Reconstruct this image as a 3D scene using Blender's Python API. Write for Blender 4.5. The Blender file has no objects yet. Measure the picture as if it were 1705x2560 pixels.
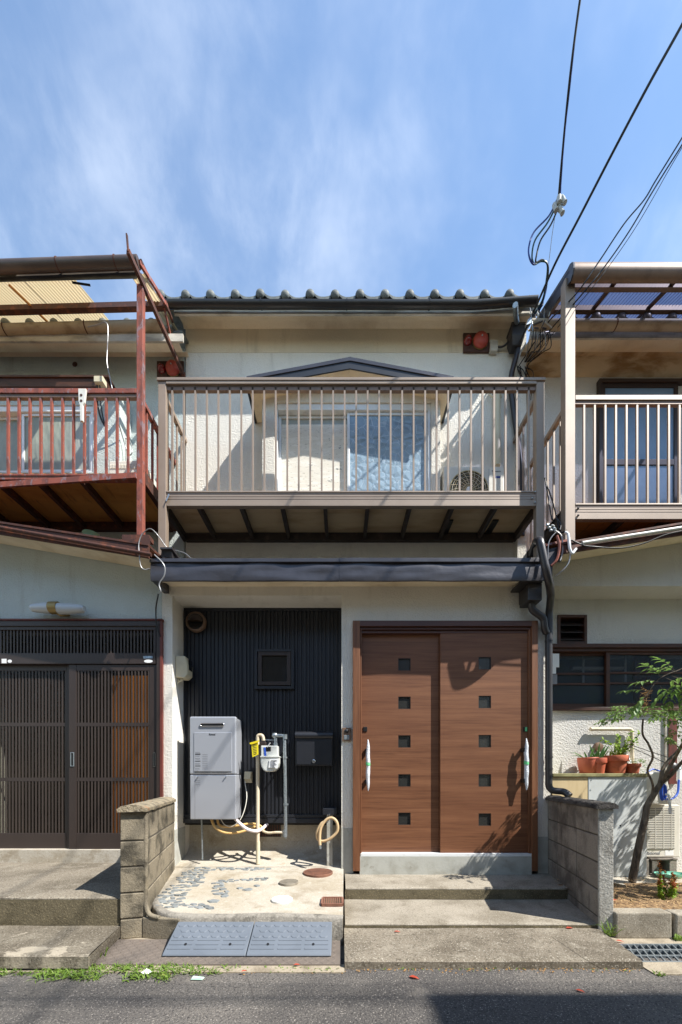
import bpy, bmesh, math, random
from mathutils import Vector, Matrix, noise as mnoise
R = math.radians
random.seed(11)
S = bpy.context.scene
COL = S.collection

# ---------------------------------------------------------------- camera
D, F, H, CX, HY = 3.75, 937.5, 1.13, 852.5, 1945.0   # distance to the facade, focal length in photo pixels, eye height, vanishing point
cam_d = bpy.data.cameras.new('camera')
cam = bpy.data.objects.new('camera', cam_d); COL.objects.link(cam)
cam.location = (0, -D, H); cam.rotation_euler = (R(90), 0, 0)
cam_d.sensor_fit = 'VERTICAL'; cam_d.sensor_height = 36; cam_d.sensor_width = 24
cam_d.lens = 36 * F / 2560
cam_d.shift_y = (HY - 1280) / 2560
cam_d.clip_start = 0.05; cam_d.clip_end = 2000
S.camera = cam

# ---------------------------------------------------------------- sky and sun
SUN = Vector((1.0, -0.52, 1.36))          # towards the sun
el = math.atan2(SUN.z, math.hypot(SUN.x, SUN.y)); az = math.atan2(SUN.x, SUN.y)
W = bpy.data.worlds.new('World'); S.world = W; W.use_nodes = True
nt = W.node_tree; nt.nodes.clear()
def N(t, ty, **kw):
    n = t.nodes.new(ty)
    for k, v in kw.items(): setattr(n, k, v)
    return n
out = N(nt, 'ShaderNodeOutputWorld'); bg = N(nt, 'ShaderNodeBackground')
sky = N(nt, 'ShaderNodeTexSky', sky_type='NISHITA', sun_disc=False, sun_elevation=el, sun_rotation=az)
sky.air_density = 1.55; sky.dust_density = 0.0; sky.ozone_density = 4.5; sky.altitude = 50
bg.inputs['Strength'].default_value = 0.126
tc = N(nt, 'ShaderNodeTexCoord'); sep = N(nt, 'ShaderNodeSeparateXYZ')
nt.links.new(tc.outputs['Generated'], sep.inputs[0])
def wmath(op, a, b=None):
    n = N(nt, 'ShaderNodeMath', operation=op)
    for i, q in enumerate((a, b)):
        if q is None: continue
        if isinstance(q, (int, float)): n.inputs[i].default_value = q
        else: nt.links.new(q, n.inputs[i])
    return n.outputs[0]
comb = tc.outputs['Generated']
def wnoise(sx, sy, sz, sc, det, dist, off=0.0, rot=(0, 0, 0)):
    m = N(nt, 'ShaderNodeMapping'); m.inputs['Scale'].default_value = (sx, sy, sz); m.inputs['Location'].default_value = (off, off * .7, off)
    m.inputs['Rotation'].default_value = tuple(R(q) for q in rot)
    nt.links.new(comb, m.inputs[0])
    n = N(nt, 'ShaderNodeTexNoise'); n.inputs['Scale'].default_value = sc; n.inputs['Detail'].default_value = det
    n.inputs['Roughness'].default_value = 0.6; n.inputs['Distortion'].default_value = dist
    nt.links.new(m.outputs[0], n.inputs['Vector']); return n.outputs['Fac']
def wmap(v, lo, hi, a, b):
    n = N(nt, 'ShaderNodeMapRange'); n.interpolation_type = 'SMOOTHSTEP'
    for i, q in zip(range(1, 5), (lo, hi, a, b)): n.inputs[i].default_value = q
    nt.links.new(v, n.inputs[0]); return n.outputs[0]
big = wmap(wnoise(1.0, 1.5, 1.5, 2.2, 5, .1, 8.9), .30, .68, 0.0, 1.0)
fib = wmap(wnoise(2.4, 1.7, 1.7, 3.0, 12, .25, 7.7, (0, 32, 0)), .34, .72, 0.0, 1.0)
haz = wmap(sep.outputs[2], 0.10, 0.80, .06, .02)
cm = wmath('ADD', wmath('MULTIPLY', wmath('MULTIPLY', big, wmath('ADD', wmath('MULTIPLY', fib, .85), .15)), .33), haz)
mixc = N(nt, 'ShaderNodeMix', data_type='RGBA'); nt.links.new(cm, mixc.inputs[0])
nt.links.new(sky.outputs[0], mixc.inputs[6]); mixc.inputs[7].default_value = (5.9, 6.3, 6.9, 1)
nt.links.new(mixc.outputs[2], bg.inputs['Color']); nt.links.new(bg.outputs[0], out.inputs[0])

sd = bpy.data.lights.new('sun', 'SUN'); sd.energy = 5.0; sd.angle = R(0.53); sd.color = (1.0, 0.965, 0.905)
sun = bpy.data.objects.new('sun', sd); COL.objects.link(sun); sun.location = (6, -5, 10)
sun.rotation_euler = (-SUN).to_track_quat('-Z', 'Y').to_euler()
vs = S.view_settings; vs.view_transform = 'Standard'; vs.look = 'None'; vs.exposure = 0.92; vs.gamma = 1.0; vs.use_curve_mapping = False
try: S.cycles.use_denoising = True
except Exception: pass
S.cycles.max_bounces = 8; S.cycles.transparent_max_bounces = 12; S.cycles.caustics_reflective = False; S.cycles.caustics_refractive = False

# ---------------------------------------------------------------- geometry helpers
def sc(Y=0.0): return F / (D + Y)                       # photo pixels per metre at depth Y
def X(x, Y=0.0): return (x - CX) / sc(Y)
def Z(y, Y=0.0): return H - (y - HY) / sc(Y)
def P(x, y, Y=0.0): return Vector((X(x, Y), Y, Z(y, Y)))
def lin(c):
    c = c / 255
    return c / 12.92 if c <= .04045 else ((c + .055) / 1.055) ** 2.4
def rgb(r, g, b): return (lin(r), lin(g), lin(b), 1)

class MB:
    def __init__(s): s.v = []; s.f = []
    def add(s, vs, fs):
        o = len(s.v); s.v += [tuple(p) for p in vs]; s.f += [tuple(i + o for i in f) for f in fs]; return s
    def hexa(s, p): return s.add(p, [(0, 3, 2, 1), (4, 5, 6, 7), (0, 1, 5, 4), (1, 2, 6, 5), (2, 3, 7, 6), (3, 0, 4, 7)])
    def box(s, x0, x1, y0, y1, z0, z1):
        return s.hexa([(x0, y0, z0), (x1, y0, z0), (x1, y1, z0), (x0, y1, z0), (x0, y0, z1), (x1, y0, z1), (x1, y1, z1), (x0, y1, z1)])
    def pbox(s, x0, y0, x1, y1, Y0, Y1): return s.box(X(x0, Y0), X(x1, Y0), Y0, Y1, Z(y1, Y0), Z(y0, Y0))
    def prism(s, pts, off):
        n = len(pts); o = Vector(off); a = [Vector(p) for p in pts]
        return s.add(a + [p + o for p in a], [tuple(range(n - 1, -1, -1)), tuple(range(n, 2 * n))] + [(i, (i + 1) % n, n + (i + 1) % n, n + i) for i in range(n)])
    def bar(s, a, b, w, h, up=(0, 0, 1)):               # a straight bar of rectangular section
        a = Vector(a); b = Vector(b); d = (b - a).normalized(); u = Vector(up)
        r = d.cross(u)
        if r.length < 1e-4: r = d.cross(Vector((1, 0, 0)))
        r.normalize(); u = r.cross(d).normalized(); r *= w / 2; u *= h / 2
        return s.hexa([a - r - u, a + r - u, b + r - u, b - r - u, a - r + u, a + r + u, b + r + u, b - r + u])
    def tube(s, pts, rad, n=8, cap=True):
        pts = [Vector(p) for p in pts]; m = len(pts)
        rr = rad if isinstance(rad, (list, tuple)) else [rad] * m
        t0 = (pts[1] - pts[0]).normalized()
        ref = Vector((0, 0, 1)) if abs(t0.z) < .9 else Vector((1, 0, 0))
        u = t0.cross(ref).normalized(); vs = []; fs = []
        for i in range(m):
            t = (pts[min(i + 1, m - 1)] - pts[max(i - 1, 0)])
            if t.length < 1e-9: t = t0
            t.normalize(); u = (u - t * u.dot(t))
            if u.length < 1e-6: u = t.orthogonal()
            u.normalize(); w = t.cross(u)
            for k in range(n):
                a = 2 * math.pi * k / n; vs.append(pts[i] + (u * math.cos(a) + w * math.sin(a)) * rr[i])
        for i in range(m - 1):
            for k in range(n):
                k2 = (k + 1) % n; fs.append((i * n + k, i * n + k2, (i + 1) * n + k2, (i + 1) * n + k))
        if cap: fs += [tuple(range(n - 1, -1, -1)), tuple(range((m - 1) * n, m * n))]
        return s.add(vs, fs)
    def lathe(s, prof, org, axis=(0, 0, 1), n=20):      # prof: (radius, height along the axis)
        ax = Vector(axis).normalized(); u = ax.orthogonal().normalized(); w = ax.cross(u); o = Vector(org); vs = []; fs = []
        for r, h in prof:
            for k in range(n):
                a = 2 * math.pi * k / n; vs.append(o + ax * h + (u * math.cos(a) + w * math.sin(a)) * max(r, 1e-4))
        m = len(prof)
        for i in range(m - 1):
            for k in range(n):
                k2 = (k + 1) % n; fs.append((i * n + k, i * n + k2, (i + 1) * n + k2, (i + 1) * n + k))
        fs += [tuple(range(n - 1, -1, -1)), tuple(range((m - 1) * n, m * n))]
        return s.add(vs, fs)
    def sheet(s, rows):                                 # rows of equally many points -> quads
        n = len(rows[0]); vs = [p for r in rows for p in r]
        return s.add(vs, [(i * n + j, i * n + j + 1, (i + 1) * n + j + 1, (i + 1) * n + j) for i in range(len(rows) - 1) for j in range(n - 1)])
    def mesh(s, name, smooth=None, fixn=True):
        me = bpy.data.meshes.new(name); me.from_pydata(s.v, [], s.f)
        if fixn:
            bm = bmesh.new(); bm.from_mesh(me); bmesh.ops.recalc_face_normals(bm, faces=bm.faces); bm.to_mesh(me); bm.free()
        if smooth:
            me.polygons.foreach_set('use_smooth', [True] * len(me.polygons)); me.set_sharp_from_angle(angle=R(smooth))
        me.update(); return me
    def obj(s, name, m, parent=None, smooth=None, bevel=0, fixn=True, seg=2):
        me = s.mesh(name, smooth, fixn); me.materials.append(m)
        return link(name, me, parent, bevel=bevel, seg=seg)

def wloc(o):
    v = Vector((0, 0, 0))
    while o is not None:
        v = v + o.location + o.matrix_parent_inverse.translation; o = o.parent
    return v
def link(name, me, parent=None, loc=(0, 0, 0), rot=None, scale=None, bevel=0, seg=2):
    o = bpy.data.objects.new(name, me); COL.objects.link(o); o.location = loc
    if rot: o.rotation_euler = rot
    if scale: o.scale = scale
    if parent is not None:
        o.parent = parent; o.matrix_parent_inverse = Matrix.Translation(-wloc(parent))
    if bevel:
        b = o.modifiers.new('bevel', 'BEVEL'); b.width = bevel; b.segments = seg; b.limit_method = 'ANGLE'; b.angle_limit = R(35)
        b.harden_normals = False
    return o
def tag(o, label, cat, group=None, kind=None):
    if label: o['label'] = label
    if cat: o['category'] = cat
    if group: o['group'] = group
    if kind: o['kind'] = kind
    return o
def thing(name, label, cat, loc=(0, 0, 0), group=None):
    o = bpy.data.objects.new(name, None); COL.objects.link(o); o.location = loc; o.empty_display_size = .1
    return tag(o, label, cat, group)
def struct(o): o['kind'] = 'structure'; return o
def spline(pts, k=6):                                   # Catmull-Rom through the points
    pts = [Vector(p) for p in pts]; q = [pts[0] * 2 - pts[1]] + pts + [pts[-1] * 2 - pts[-2]]; r = []
    for i in range(1, len(q) - 2):
        a, b, c, d = q[i - 1:i + 3]
        for j in range(k):
            t = j / k
            r.append(.5 * ((2 * b) + (c - a) * t + (2 * a - 5 * b + 4 * c - d) * t * t + (3 * b - a - 3 * c + d) * t ** 3))
    return r + [pts[-1]]
def elbow(pts, r=.05, k=4):                             # straight runs with rounded corners
    pts = [Vector(p) for p in pts]; o = [pts[0]]
    for a, b, c in zip(pts, pts[1:], pts[2:]):
        d1 = (a - b); d2 = (c - b); q = min(r, d1.length * .45, d2.length * .45)
        p1 = b + d1.normalized() * q; p2 = b + d2.normalized() * q
        for j in range(k + 1):
            t = j / k; o.append(p1 * (1 - t) ** 2 + b * 2 * t * (1 - t) + p2 * t * t)
    return o + [pts[-1]]
def PP(*pts): return [P(*p) for p in pts]

def text_mesh(txt, size, extrude=.0008):
    cu = bpy.data.curves.new('lettering', 'FONT'); cu.body = txt; cu.size = size; cu.extrude = extrude; cu.align_x = 'CENTER'; cu.align_y = 'CENTER'
    cu.resolution_u = 3
    o = bpy.data.objects.new('lettering', cu); COL.objects.link(o)
    bpy.context.view_layer.update()
    me = bpy.data.meshes.new_from_object(o.evaluated_get(bpy.context.evaluated_depsgraph_get()))
    bpy.data.objects.remove(o); bpy.data.curves.remove(cu)
    return me
def lettering(txt, size, loc, m, parent, sx=1.0, name='lettering'):
    me = text_mesh(txt, size); me.materials.clear(); me.materials.append(m)
    return link(name, me, parent, loc, (R(90), 0, 0), (sx, 1, 1))

# ---------------------------------------------------------------- materials
MATS = {}
def mat(name, col, rough=.7, metal=0.0, layers=(), bump=(), rnd=0.0, spec=.5, coat=0.0, alpha=None, trans=0.0, sheen=0, hue=None):
    """layers: (kind, scale xyz or number, lo, hi, colour, strength); bump: (kind, scale, strength, distance)"""
    m = bpy.data.materials.new(name); MATS[name] = m; m.use_nodes = True
    t = m.node_tree; t.nodes.clear(); L = t.links.new
    o = N(t, 'ShaderNodeOutputMaterial'); b = N(t, 'ShaderNodeBsdfPrincipled')
    b.inputs['Roughness'].default_value = rough; b.inputs['Metallic'].default_value = metal
    b.inputs['Specular IOR Level'].default_value = spec; b.inputs['Coat Weight'].default_value = coat
    b.inputs['Transmission Weight'].default_value = trans
    tcn = N(t, 'ShaderNodeTexCoord')
    def tex(kind, scale):
        mp = N(t, 'ShaderNodeMapping'); L(tcn.outputs['Object'], mp.inputs[0])
        mp.inputs['Scale'].default_value = scale if isinstance(scale, tuple) else (scale,) * 3
        mp.inputs['Location'].default_value = (random.random() * 20, random.random() * 20, random.random() * 20)
        if kind.startswith('noise'):
            n = N(t, 'ShaderNodeTexNoise'); n.inputs['Scale'].default_value = 1; n.inputs['Detail'].default_value = 7 if kind == 'noise' else 2
            n.inputs['Roughness'].default_value = .62; n.inputs['Distortion'].default_value = .25
            L(mp.outputs[0], n.inputs['Vector']); return n.outputs['Fac']
        if kind.startswith('voro'):
            n = N(t, 'ShaderNodeTexVoronoi'); n.inputs['Scale'].default_value = 1
            if kind == 'voroedge': n.feature = 'DISTANCE_TO_EDGE'
            L(mp.outputs[0], n.inputs['Vector']); return n.outputs['Distance']
        if kind.startswith('wave'):
            n = N(t, 'ShaderNodeTexWave'); n.inputs['Scale'].default_value = 1; n.bands_direction = kind[-1]
            n.inputs['Distortion'].default_value = 0; L(mp.outputs[0], n.inputs['Vector']); return n.outputs['Fac']
        if kind in ('gradz', 'gradx', 'grady'):
            sx = N(t, 'ShaderNodeSeparateXYZ'); L(tcn.outputs['Object'], sx.inputs[0]); return sx.outputs['xyz'.index(kind[-1])]
    cur = None
    for ly in layers:
        kind, scale, lo, hi, c2, st = ly[:6]
        mr = N(t, 'ShaderNodeMapRange'); mr.interpolation_type = 'SMOOTHSTEP'
        for i, q in zip((1, 2, 3, 4), (lo, hi, 0, st)): mr.inputs[i].default_value = q
        L(tex(kind, scale), mr.inputs[0]); fac = mr.outputs[0]
        if len(ly) > 6:                                 # a second mask multiplies the first
            k2, s2, l2, h2 = ly[6]; m2 = N(t, 'ShaderNodeMapRange'); m2.interpolation_type = 'SMOOTHSTEP'
            for i, q in zip((1, 2, 3, 4), (l2, h2, 0, 1)): m2.inputs[i].default_value = q
            L(tex(k2, s2), m2.inputs[0]); mm = N(t, 'ShaderNodeMath', operation='MULTIPLY'); L(fac, mm.inputs[0]); L(m2.outputs[0], mm.inputs[1]); fac = mm.outputs[0]
        mx = N(t, 'ShaderNodeMix', data_type='RGBA'); L(fac, mx.inputs[0])
        if cur is None: mx.inputs[6].default_value = col
        else: L(cur, mx.inputs[6])
        mx.inputs[7].default_value = c2; cur = mx.outputs[2]
    if rnd:
        oi = N(t, 'ShaderNodeObjectInfo'); mr = N(t, 'ShaderNodeMapRange')
        for i, q in zip((1, 2, 3, 4), (0, 1, 1 - rnd, 1 + rnd)): mr.inputs[i].default_value = q
        L(oi.outputs['Random'], mr.inputs[0]); vm = N(t, 'ShaderNodeVectorMath', operation='SCALE')
        if cur is None: vm.inputs[0].default_value = col[:3]
        else: L(cur, vm.inputs[0])
        L(mr.outputs[0], vm.inputs['Scale']); cur = vm.outputs[0]
    if cur is None: b.inputs['Base Color'].default_value = col
    else: L(cur, b.inputs['Base Color'])
    nrm = None
    for kind, scale, st, dist in bump:
        bp = N(t, 'ShaderNodeBump'); bp.inputs['Strength'].default_value = st; bp.inputs['Distance'].default_value = dist
        L(tex(kind, scale), bp.inputs['Height'])
        if nrm: L(nrm, bp.inputs['Normal'])
        nrm = bp.outputs[0]
    if nrm: L(nrm, b.inputs['Normal'])
    L(b.outputs[0], o.inputs[0]); m['_p'] = 1
    return m
def through(name, col, fac=.5, rough=.1, trans_col=(1, 1, 1, 1), translucent=False, bump=()):
    """thin glass or plastic sheet: part of the light goes straight (or scattered) through"""
    m = mat(name, col, rough, bump=bump); t = m.node_tree
    b = next(n for n in t.nodes if n.type == 'BSDF_PRINCIPLED'); o = next(n for n in t.nodes if n.type == 'OUTPUT_MATERIAL')
    tr = N(t, 'ShaderNodeBsdfTranslucent' if translucent else 'ShaderNodeBsdfTransparent'); tr.inputs[0].default_value = trans_col
    mx = N(t, 'ShaderNodeMixShader'); mx.inputs[0].default_value = fac
    t.links.new(b.outputs[0], mx.inputs[1]); t.links.new(tr.outputs[0], mx.inputs[2]); t.links.new(mx.outputs[0], o.inputs[0])
    return m

stain = rgb(120, 108, 88)
def stucco(name, col, dirt=.35, grain=1.0, mark=stain):
    return mat(name, col, .92, spec=.15,
        layers=[('noise', .9, .35, .75, tuple(c * .86 for c in col[:3]) + (1,), .8), ('noise', (7, 7, .9), .52, .82, mark, dirt),
                ('noise2', 95, .55, .8, tuple(c * .72 for c in col[:3]) + (1,), .45)],
        bump=[('noise', 44, .5 * grain, .014), ('voro', 80, .4 * grain, .008)])
WALL = stucco('wall_stucco', rgb(227, 222, 211), .25)
WALL_BOUNCE = stucco('bounce_warmed_stucco', rgb(221, 209, 186), .4)  # warm tint paints in light bounced under the eaves; the streaks are stains
WALL_L = stucco('neighbour_stucco', rgb(192, 200, 196), .3)
WALL_R = stucco('right_neighbour_stucco', rgb(206, 203, 197), .25)
STAINED = mat('stained_plaster', rgb(200, 180, 150), .9, spec=.1, layers=[('noise', (1.6, 2, 5), .42, .62, rgb(128, 92, 48), .8), ('noise', (4, 4, 14), .5, .7, rgb(186, 166, 136), .7)],
              bump=[('noise', (6, 6, 16), .4, .02)])
SOFFIT = mat('soffit_plaster', rgb(238, 224, 198), .9, spec=.1, layers=[('noise', (2, 2, 2), .4, .75, rgb(176, 152, 116), .55), ('noise2', 130, .5, .8, rgb(170, 152, 122), .3)],
             bump=[('noise', 60, .3, .006)])
FASCIA_BD = mat('eaves_board', rgb(208, 202, 188), .7, layers=[('noise', (3, 3, 9), .4, .7, rgb(120, 110, 96), .7)])
DARK = mat('dark_siding', rgb(34, 36, 42), .42, layers=[('noise', (26, 26, .8), .56, .8, rgb(56, 58, 62), .4), ('noise', (5, 5, .6), .4, .8, rgb(24, 26, 31), .7)], bump=[('noise', 30, .05, .003)])
BLKMETAL = mat('dark_metal', rgb(72, 71, 76), .34, metal=.3, layers=[('noise', 2.5, .4, .75, rgb(54, 52, 56), .8)], bump=[('noise', 3, .25, .03)])
BLACKPIPE = mat('black_pipe', rgb(48, 46, 48), .38, layers=[('noise', 6, .45, .75, rgb(78, 70, 66), .5)])
GUTTER_D = mat('dark_gutter', rgb(38, 36, 36), .35, layers=[('noise', (3, 3, 8), .5, .8, rgb(70, 64, 58), .5)])
GUTTER_B = mat('beige_gutter', rgb(176, 160, 134), .5, layers=[('noise', (4, 4, 10), .45, .75, rgb(112, 92, 66), .8), ('noise', 18, .6, .75, rgb(120, 66, 34), .5)])
GUTTER_BR = mat('brown_gutter', rgb(72, 58, 50), .42, layers=[('noise', (2, 2, 12), .45, .75, rgb(112, 94, 80), .55)])
ALU = mat('bronze_aluminium', rgb(156, 138, 121), .45, metal=.15, layers=[('noise', (2, 2, 2), .4, .7, rgb(138, 121, 105), .7), ('noise', 14, .58, .8, rgb(132, 112, 94), .4)], bump=[('noise', 90, .04, .002)])
ALU_DK = mat('dark_bronze_aluminium', rgb(124, 100, 82), .45, metal=.2, layers=[('noise', (8, 8, 3), .4, .7, rgb(98, 78, 64), .7)])
STEEL_DK = mat('dark_joist_steel', rgb(64, 56, 50), .6, metal=.1, layers=[('noise', 9, .5, .7, rgb(100, 86, 74), .6)])
DECK = mat('deck_panel', rgb(222, 196, 152), .75, layers=[('noise', (1.5, 5, 5), .4, .75, rgb(180, 146, 100), .8), ('noise', (5, 3, 5), .55, .85, rgb(216, 196, 160), .5)], rnd=.06)
PLY = mat('old_plywood', rgb(214, 156, 82), .8, layers=[('noise', (1, 2.5, 1), .4, .7, rgb(160, 104, 46), .8), ('noise', (14, 3, 3), .55, .7, rgb(92, 58, 30), .5)])
RUST = mat('rusty_red_paint', rgb(142, 74, 56), .7, metal=.05, layers=[('noise', (14, 14, 6), .45, .62, rgb(98, 56, 48), .8), ('noise', (22, 22, 9), .54, .62, rgb(128, 118, 124), .65), ('noise', 30, .6, .68, rgb(70, 38, 26), .8)], bump=[('noise', 60, .2, .004)])
RUST_DK = mat('dark_rusty_steel', rgb(74, 44, 34), .7, metal=.15, layers=[('noise', 16, .48, .66, rgb(128, 70, 42), .6), ('noise', 40, .55, .7, rgb(44, 32, 28), .7)], bump=[('noise', 70, .3, .004)])
OLDWOOD = mat('weathered_timber', rgb(70, 60, 50), .9, layers=[('noise', (3, 20, 20), .45, .7, rgb(128, 116, 98), .8)], bump=[('noise', (8, 60, 60), .4, .006)])
TILE = mat('roof_tile', rgb(116, 121, 120), .62, layers=[('noise', 12, .4, .7, rgb(78, 80, 77), .7), ('noise', 38, .55, .72, rgb(142, 130, 106), .6)], rnd=.22, spec=.3, bump=[('noise', 60, .15, .004)])
TILE_R = mat('brown_roof_tile', rgb(140, 127, 116), .45, layers=[('noise', 12, .4, .7, rgb(84, 74, 66), .7)], rnd=.1)
MORTAR = mat('roof_mortar', rgb(150, 132, 108), .95, layers=[('noise', 30, .4, .7, rgb(96, 80, 64), .8)], bump=[('noise', 60, .6, .01)])
def wood(name, vert=False):
    a, b = ((34, 34, 1.6), (90, 90, 4)) if vert else ((2.0, 30, 46), (3, 90, 130))
    c = ((10, 10, .5) if vert else (.45, 9, 9))
    return mat(name, rgb(120, 79, 53), .48, spec=.4, layers=[('noise', a, .34, .70, rgb(88, 52, 33), .75), ('noise', b, .5, .70, rgb(66, 38, 25), .6), ('noise', c, .42, .7, rgb(140, 96, 67), .6), ('noise', 1.2, .45, .7, rgb(112, 72, 50), .4)],
               bump=[('noise', b, .08, .002)])
WOOD = wood('door_wood'); WOODV = wood('frame_wood', True)
WOOD_DK = mat('door_head_brown', rgb(84, 52, 42), .45, layers=[('noise', (2, 30, 40), .4, .7, rgb(62, 38, 31), .7)])
BROWN_AL = mat('brown_lattice_aluminium', rgb(58, 48, 44), .42, metal=.15, layers=[('noise', (6, 6, 2), .4, .75, rgb(54, 44, 40), .7), ('noise', 40, .6, .8, rgb(98, 82, 74), .3)])
SLAT = mat('lattice_slat', rgb(62, 52, 46), .5, metal=.1, rnd=.12, layers=[('noise', (20, 20, 2), .4, .75, rgb(56, 47, 42), .7)])
RED_WOOD = mat('reddish_jamb', rgb(104, 48, 38), .6, layers=[('noise', (20, 20, 3), .4, .7, rgb(66, 32, 27), .7)])
OLD_FRAME = mat('old_brown_window_wood', rgb(74, 42, 28), .55, layers=[('noise', (5, 20, 20), .4, .7, rgb(44, 25, 18), .8)])
GLASS_DK = mat('dark_glass', rgb(26, 27, 30), .08, spec=.45)
GLASS_SM = mat('small_pane_glass', rgb(44, 44, 42), .25, spec=.6, bump=[('noise', 160, .3, .002)])
GLASS_RIB = through('ribbed_old_glass', rgb(34, 29, 25), .86, .16, (.95, .92, .88, 1))
GLASS_BLUE = mat('frosted_blue_glass', rgb(126, 154, 182), .28, spec=.6, layers=[('noise', (1.2, 1, 1.2), .4, .7, rgb(96, 124, 152), .7)], bump=[('noise', 170, .35, .003)])
GLASS_HEX = mat('patterned_frosted_glass', rgb(146, 168, 184), .16, spec=.7, layers=[('noise', (2, 2, 2), .4, .7, rgb(120, 144, 162), .7), ('voroedge', 11, .035, .0, rgb(196, 210, 220), .6)], bump=[('voroedge', 11, .9, .015), ('noise', 170, .25, .002)])
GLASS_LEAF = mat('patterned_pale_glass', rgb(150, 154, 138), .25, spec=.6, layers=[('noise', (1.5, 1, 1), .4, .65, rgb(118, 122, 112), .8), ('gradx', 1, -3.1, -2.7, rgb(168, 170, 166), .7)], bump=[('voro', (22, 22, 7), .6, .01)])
BOARD = mat('old_cardboard', rgb(226, 220, 206), .85, layers=[('noise', (5, 5, 22), .45, .65, rgb(240, 236, 226), .8), ('noise', (24, 24, 60), .54, .7, rgb(150, 140, 122), .6), ('noise', (9, 9, 14), .62, .7, rgb(82, 86, 86), .9)])
CURTAIN = mat('orange_curtain', rgb(240, 150, 52), .9, layers=[('noise', (3, 3, 1.2), .4, .7, rgb(150, 84, 22), .7)])
WHITE_AL = mat('white_aluminium', rgb(226, 228, 228), .4, metal=.15, layers=[('noise', 12, .5, .8, rgb(168, 168, 164), .5)])
CONC = mat('pale_concrete', rgb(176, 169, 156), .92, spec=.15, layers=[('noise', 1.6, .38, .72, rgb(154, 142, 121), .8), ('noise', 5, .5, .70, rgb(132, 119, 98), .6), ('noise', 3.5, .64, .76, rgb(150, 106, 62), .35), ('noise', 24, .52, .75, rgb(196, 190, 176), .6), ('noise2', 90, .5, .75, rgb(122, 108, 88), .5)],
           bump=[('noise', 50, .3, .008), ('noise2', 260, .3, .003)])
STEP = mat('weathered_step_concrete', rgb(128, 119, 105), .93, spec=.15, layers=[('noise', 2.2, .4, .66, rgb(92, 84, 72), .85), ('noise', 7, .5, .70, rgb(148, 140, 125), .6), ('noise2', 70, .5, .68, rgb(70, 64, 55), .7), ('noise2', 110, .56, .7, rgb(182, 175, 160), .75), ('voroedge', 1.5, .006, .0, rgb(60, 54, 46), .8, ('noise', 1, .48, .56))],
           bump=[('noise', 60, .4, .008), ('noise2', 200, .55, .005)])
STEP_LT = mat('upper_step_concrete', rgb(152, 144, 130), .93, spec=.15, layers=[('noise', 2, .4, .66, rgb(114, 106, 92), .85), ('noise', 6, .5, .72, rgb(104, 95, 80), .6), ('noise2', 75, .5, .7, rgb(100, 92, 78), .6), ('noise2', 120, .56, .72, rgb(196, 190, 176), .6)],
              bump=[('noise', 60, .35, .008), ('noise2', 200, .5, .004)])
RISER = mat('mossy_riser', rgb(104, 96, 78), .95, spec=.1, layers=[('noise', 6, .42, .7, rgb(74, 68, 54), .8), ('noise2', 90, .55, .7, rgb(164, 150, 118), .55), ('noise2', 150, .55, .75, rgb(52, 48, 40), .6)], bump=[('noise', 70, .5, .01)])
SILLC = mat('sill_concrete', rgb(172, 172, 164), .9, layers=[('noise', 5, .42, .7, rgb(140, 138, 126), .7), ('noise', 14, .6, .75, rgb(112, 106, 92), .5)], bump=[('noise', 50, .25, .006)])
BLOCK = mat('concrete_block', rgb(138, 128, 110), .95, spec=.1, rnd=.12, layers=[('noise', 4.5, .46, .64, rgb(70, 66, 58), .9), ('noise', (9, 9, 4), .55, .78, rgb(166, 152, 124), .6), ('noise2', 120, .5, .7, rgb(80, 74, 64), .55), ('noise2', 190, .6, .75, rgb(178, 172, 158), .5)],
            bump=[('noise', 50, .5, .01), ('noise2', 170, .6, .005)])
BLOCK_R = mat('grey_concrete_block', rgb(142, 134, 124), .95, spec=.1, rnd=.13, layers=[('noise', 4, .42, .68, rgb(82, 76, 72), .8), ('noise', (12, 12, 3), .55, .75, rgb(58, 54, 50), .7), ('noise2', 130, .5, .7, rgb(90, 84, 78), .5)], bump=[('noise', 50, .4, .008), ('noise2', 170, .5, .004)])
COPING = mat('coping_stone', rgb(150, 138, 116), .95, spec=.1, layers=[('noise', 14, .42, .65, rgb(84, 78, 70), .8), ('noise', 6, .6, .75, rgb(166, 106, 62), .45), ('noise2', 80, .55, .75, rgb(190, 182, 164), .5)], bump=[('noise', 40, .9, .02), ('noise2', 120, .8, .008)])
COPING_R = mat('dark_coping_stone', rgb(86, 82, 78), .95, spec=.1, layers=[('noise', (20, 5, 20), .45, .65, rgb(54, 51, 50), .8), ('noise', 8, .58, .75, rgb(130, 122, 112), .5)], bump=[('noise', 40, .9, .02)])
WALL_END = mat('pale_rendered_end', rgb(182, 178, 168), .95, layers=[('noise', 7, .45, .65, rgb(132, 127, 118), .7), ('noise2', 70, .5, .7, rgb(108, 103, 95), .6)], bump=[('noise', 60, .7, .012)])
JOINT = mat('joint_mortar', rgb(84, 78, 68), .97, layers=[('noise', 14, .4, .7, rgb(56, 51, 45), .8)], bump=[('noise', 80, .5, .006)])
RENDER_END = mat('rendered_wall_end', rgb(138, 132, 122), .95, layers=[('noise', 8, .45, .62, rgb(88, 84, 76), .8), ('noise2', 80, .5, .7, rgb(172, 166, 154), .5)], bump=[('noise', 70, .7, .01)])
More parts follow.
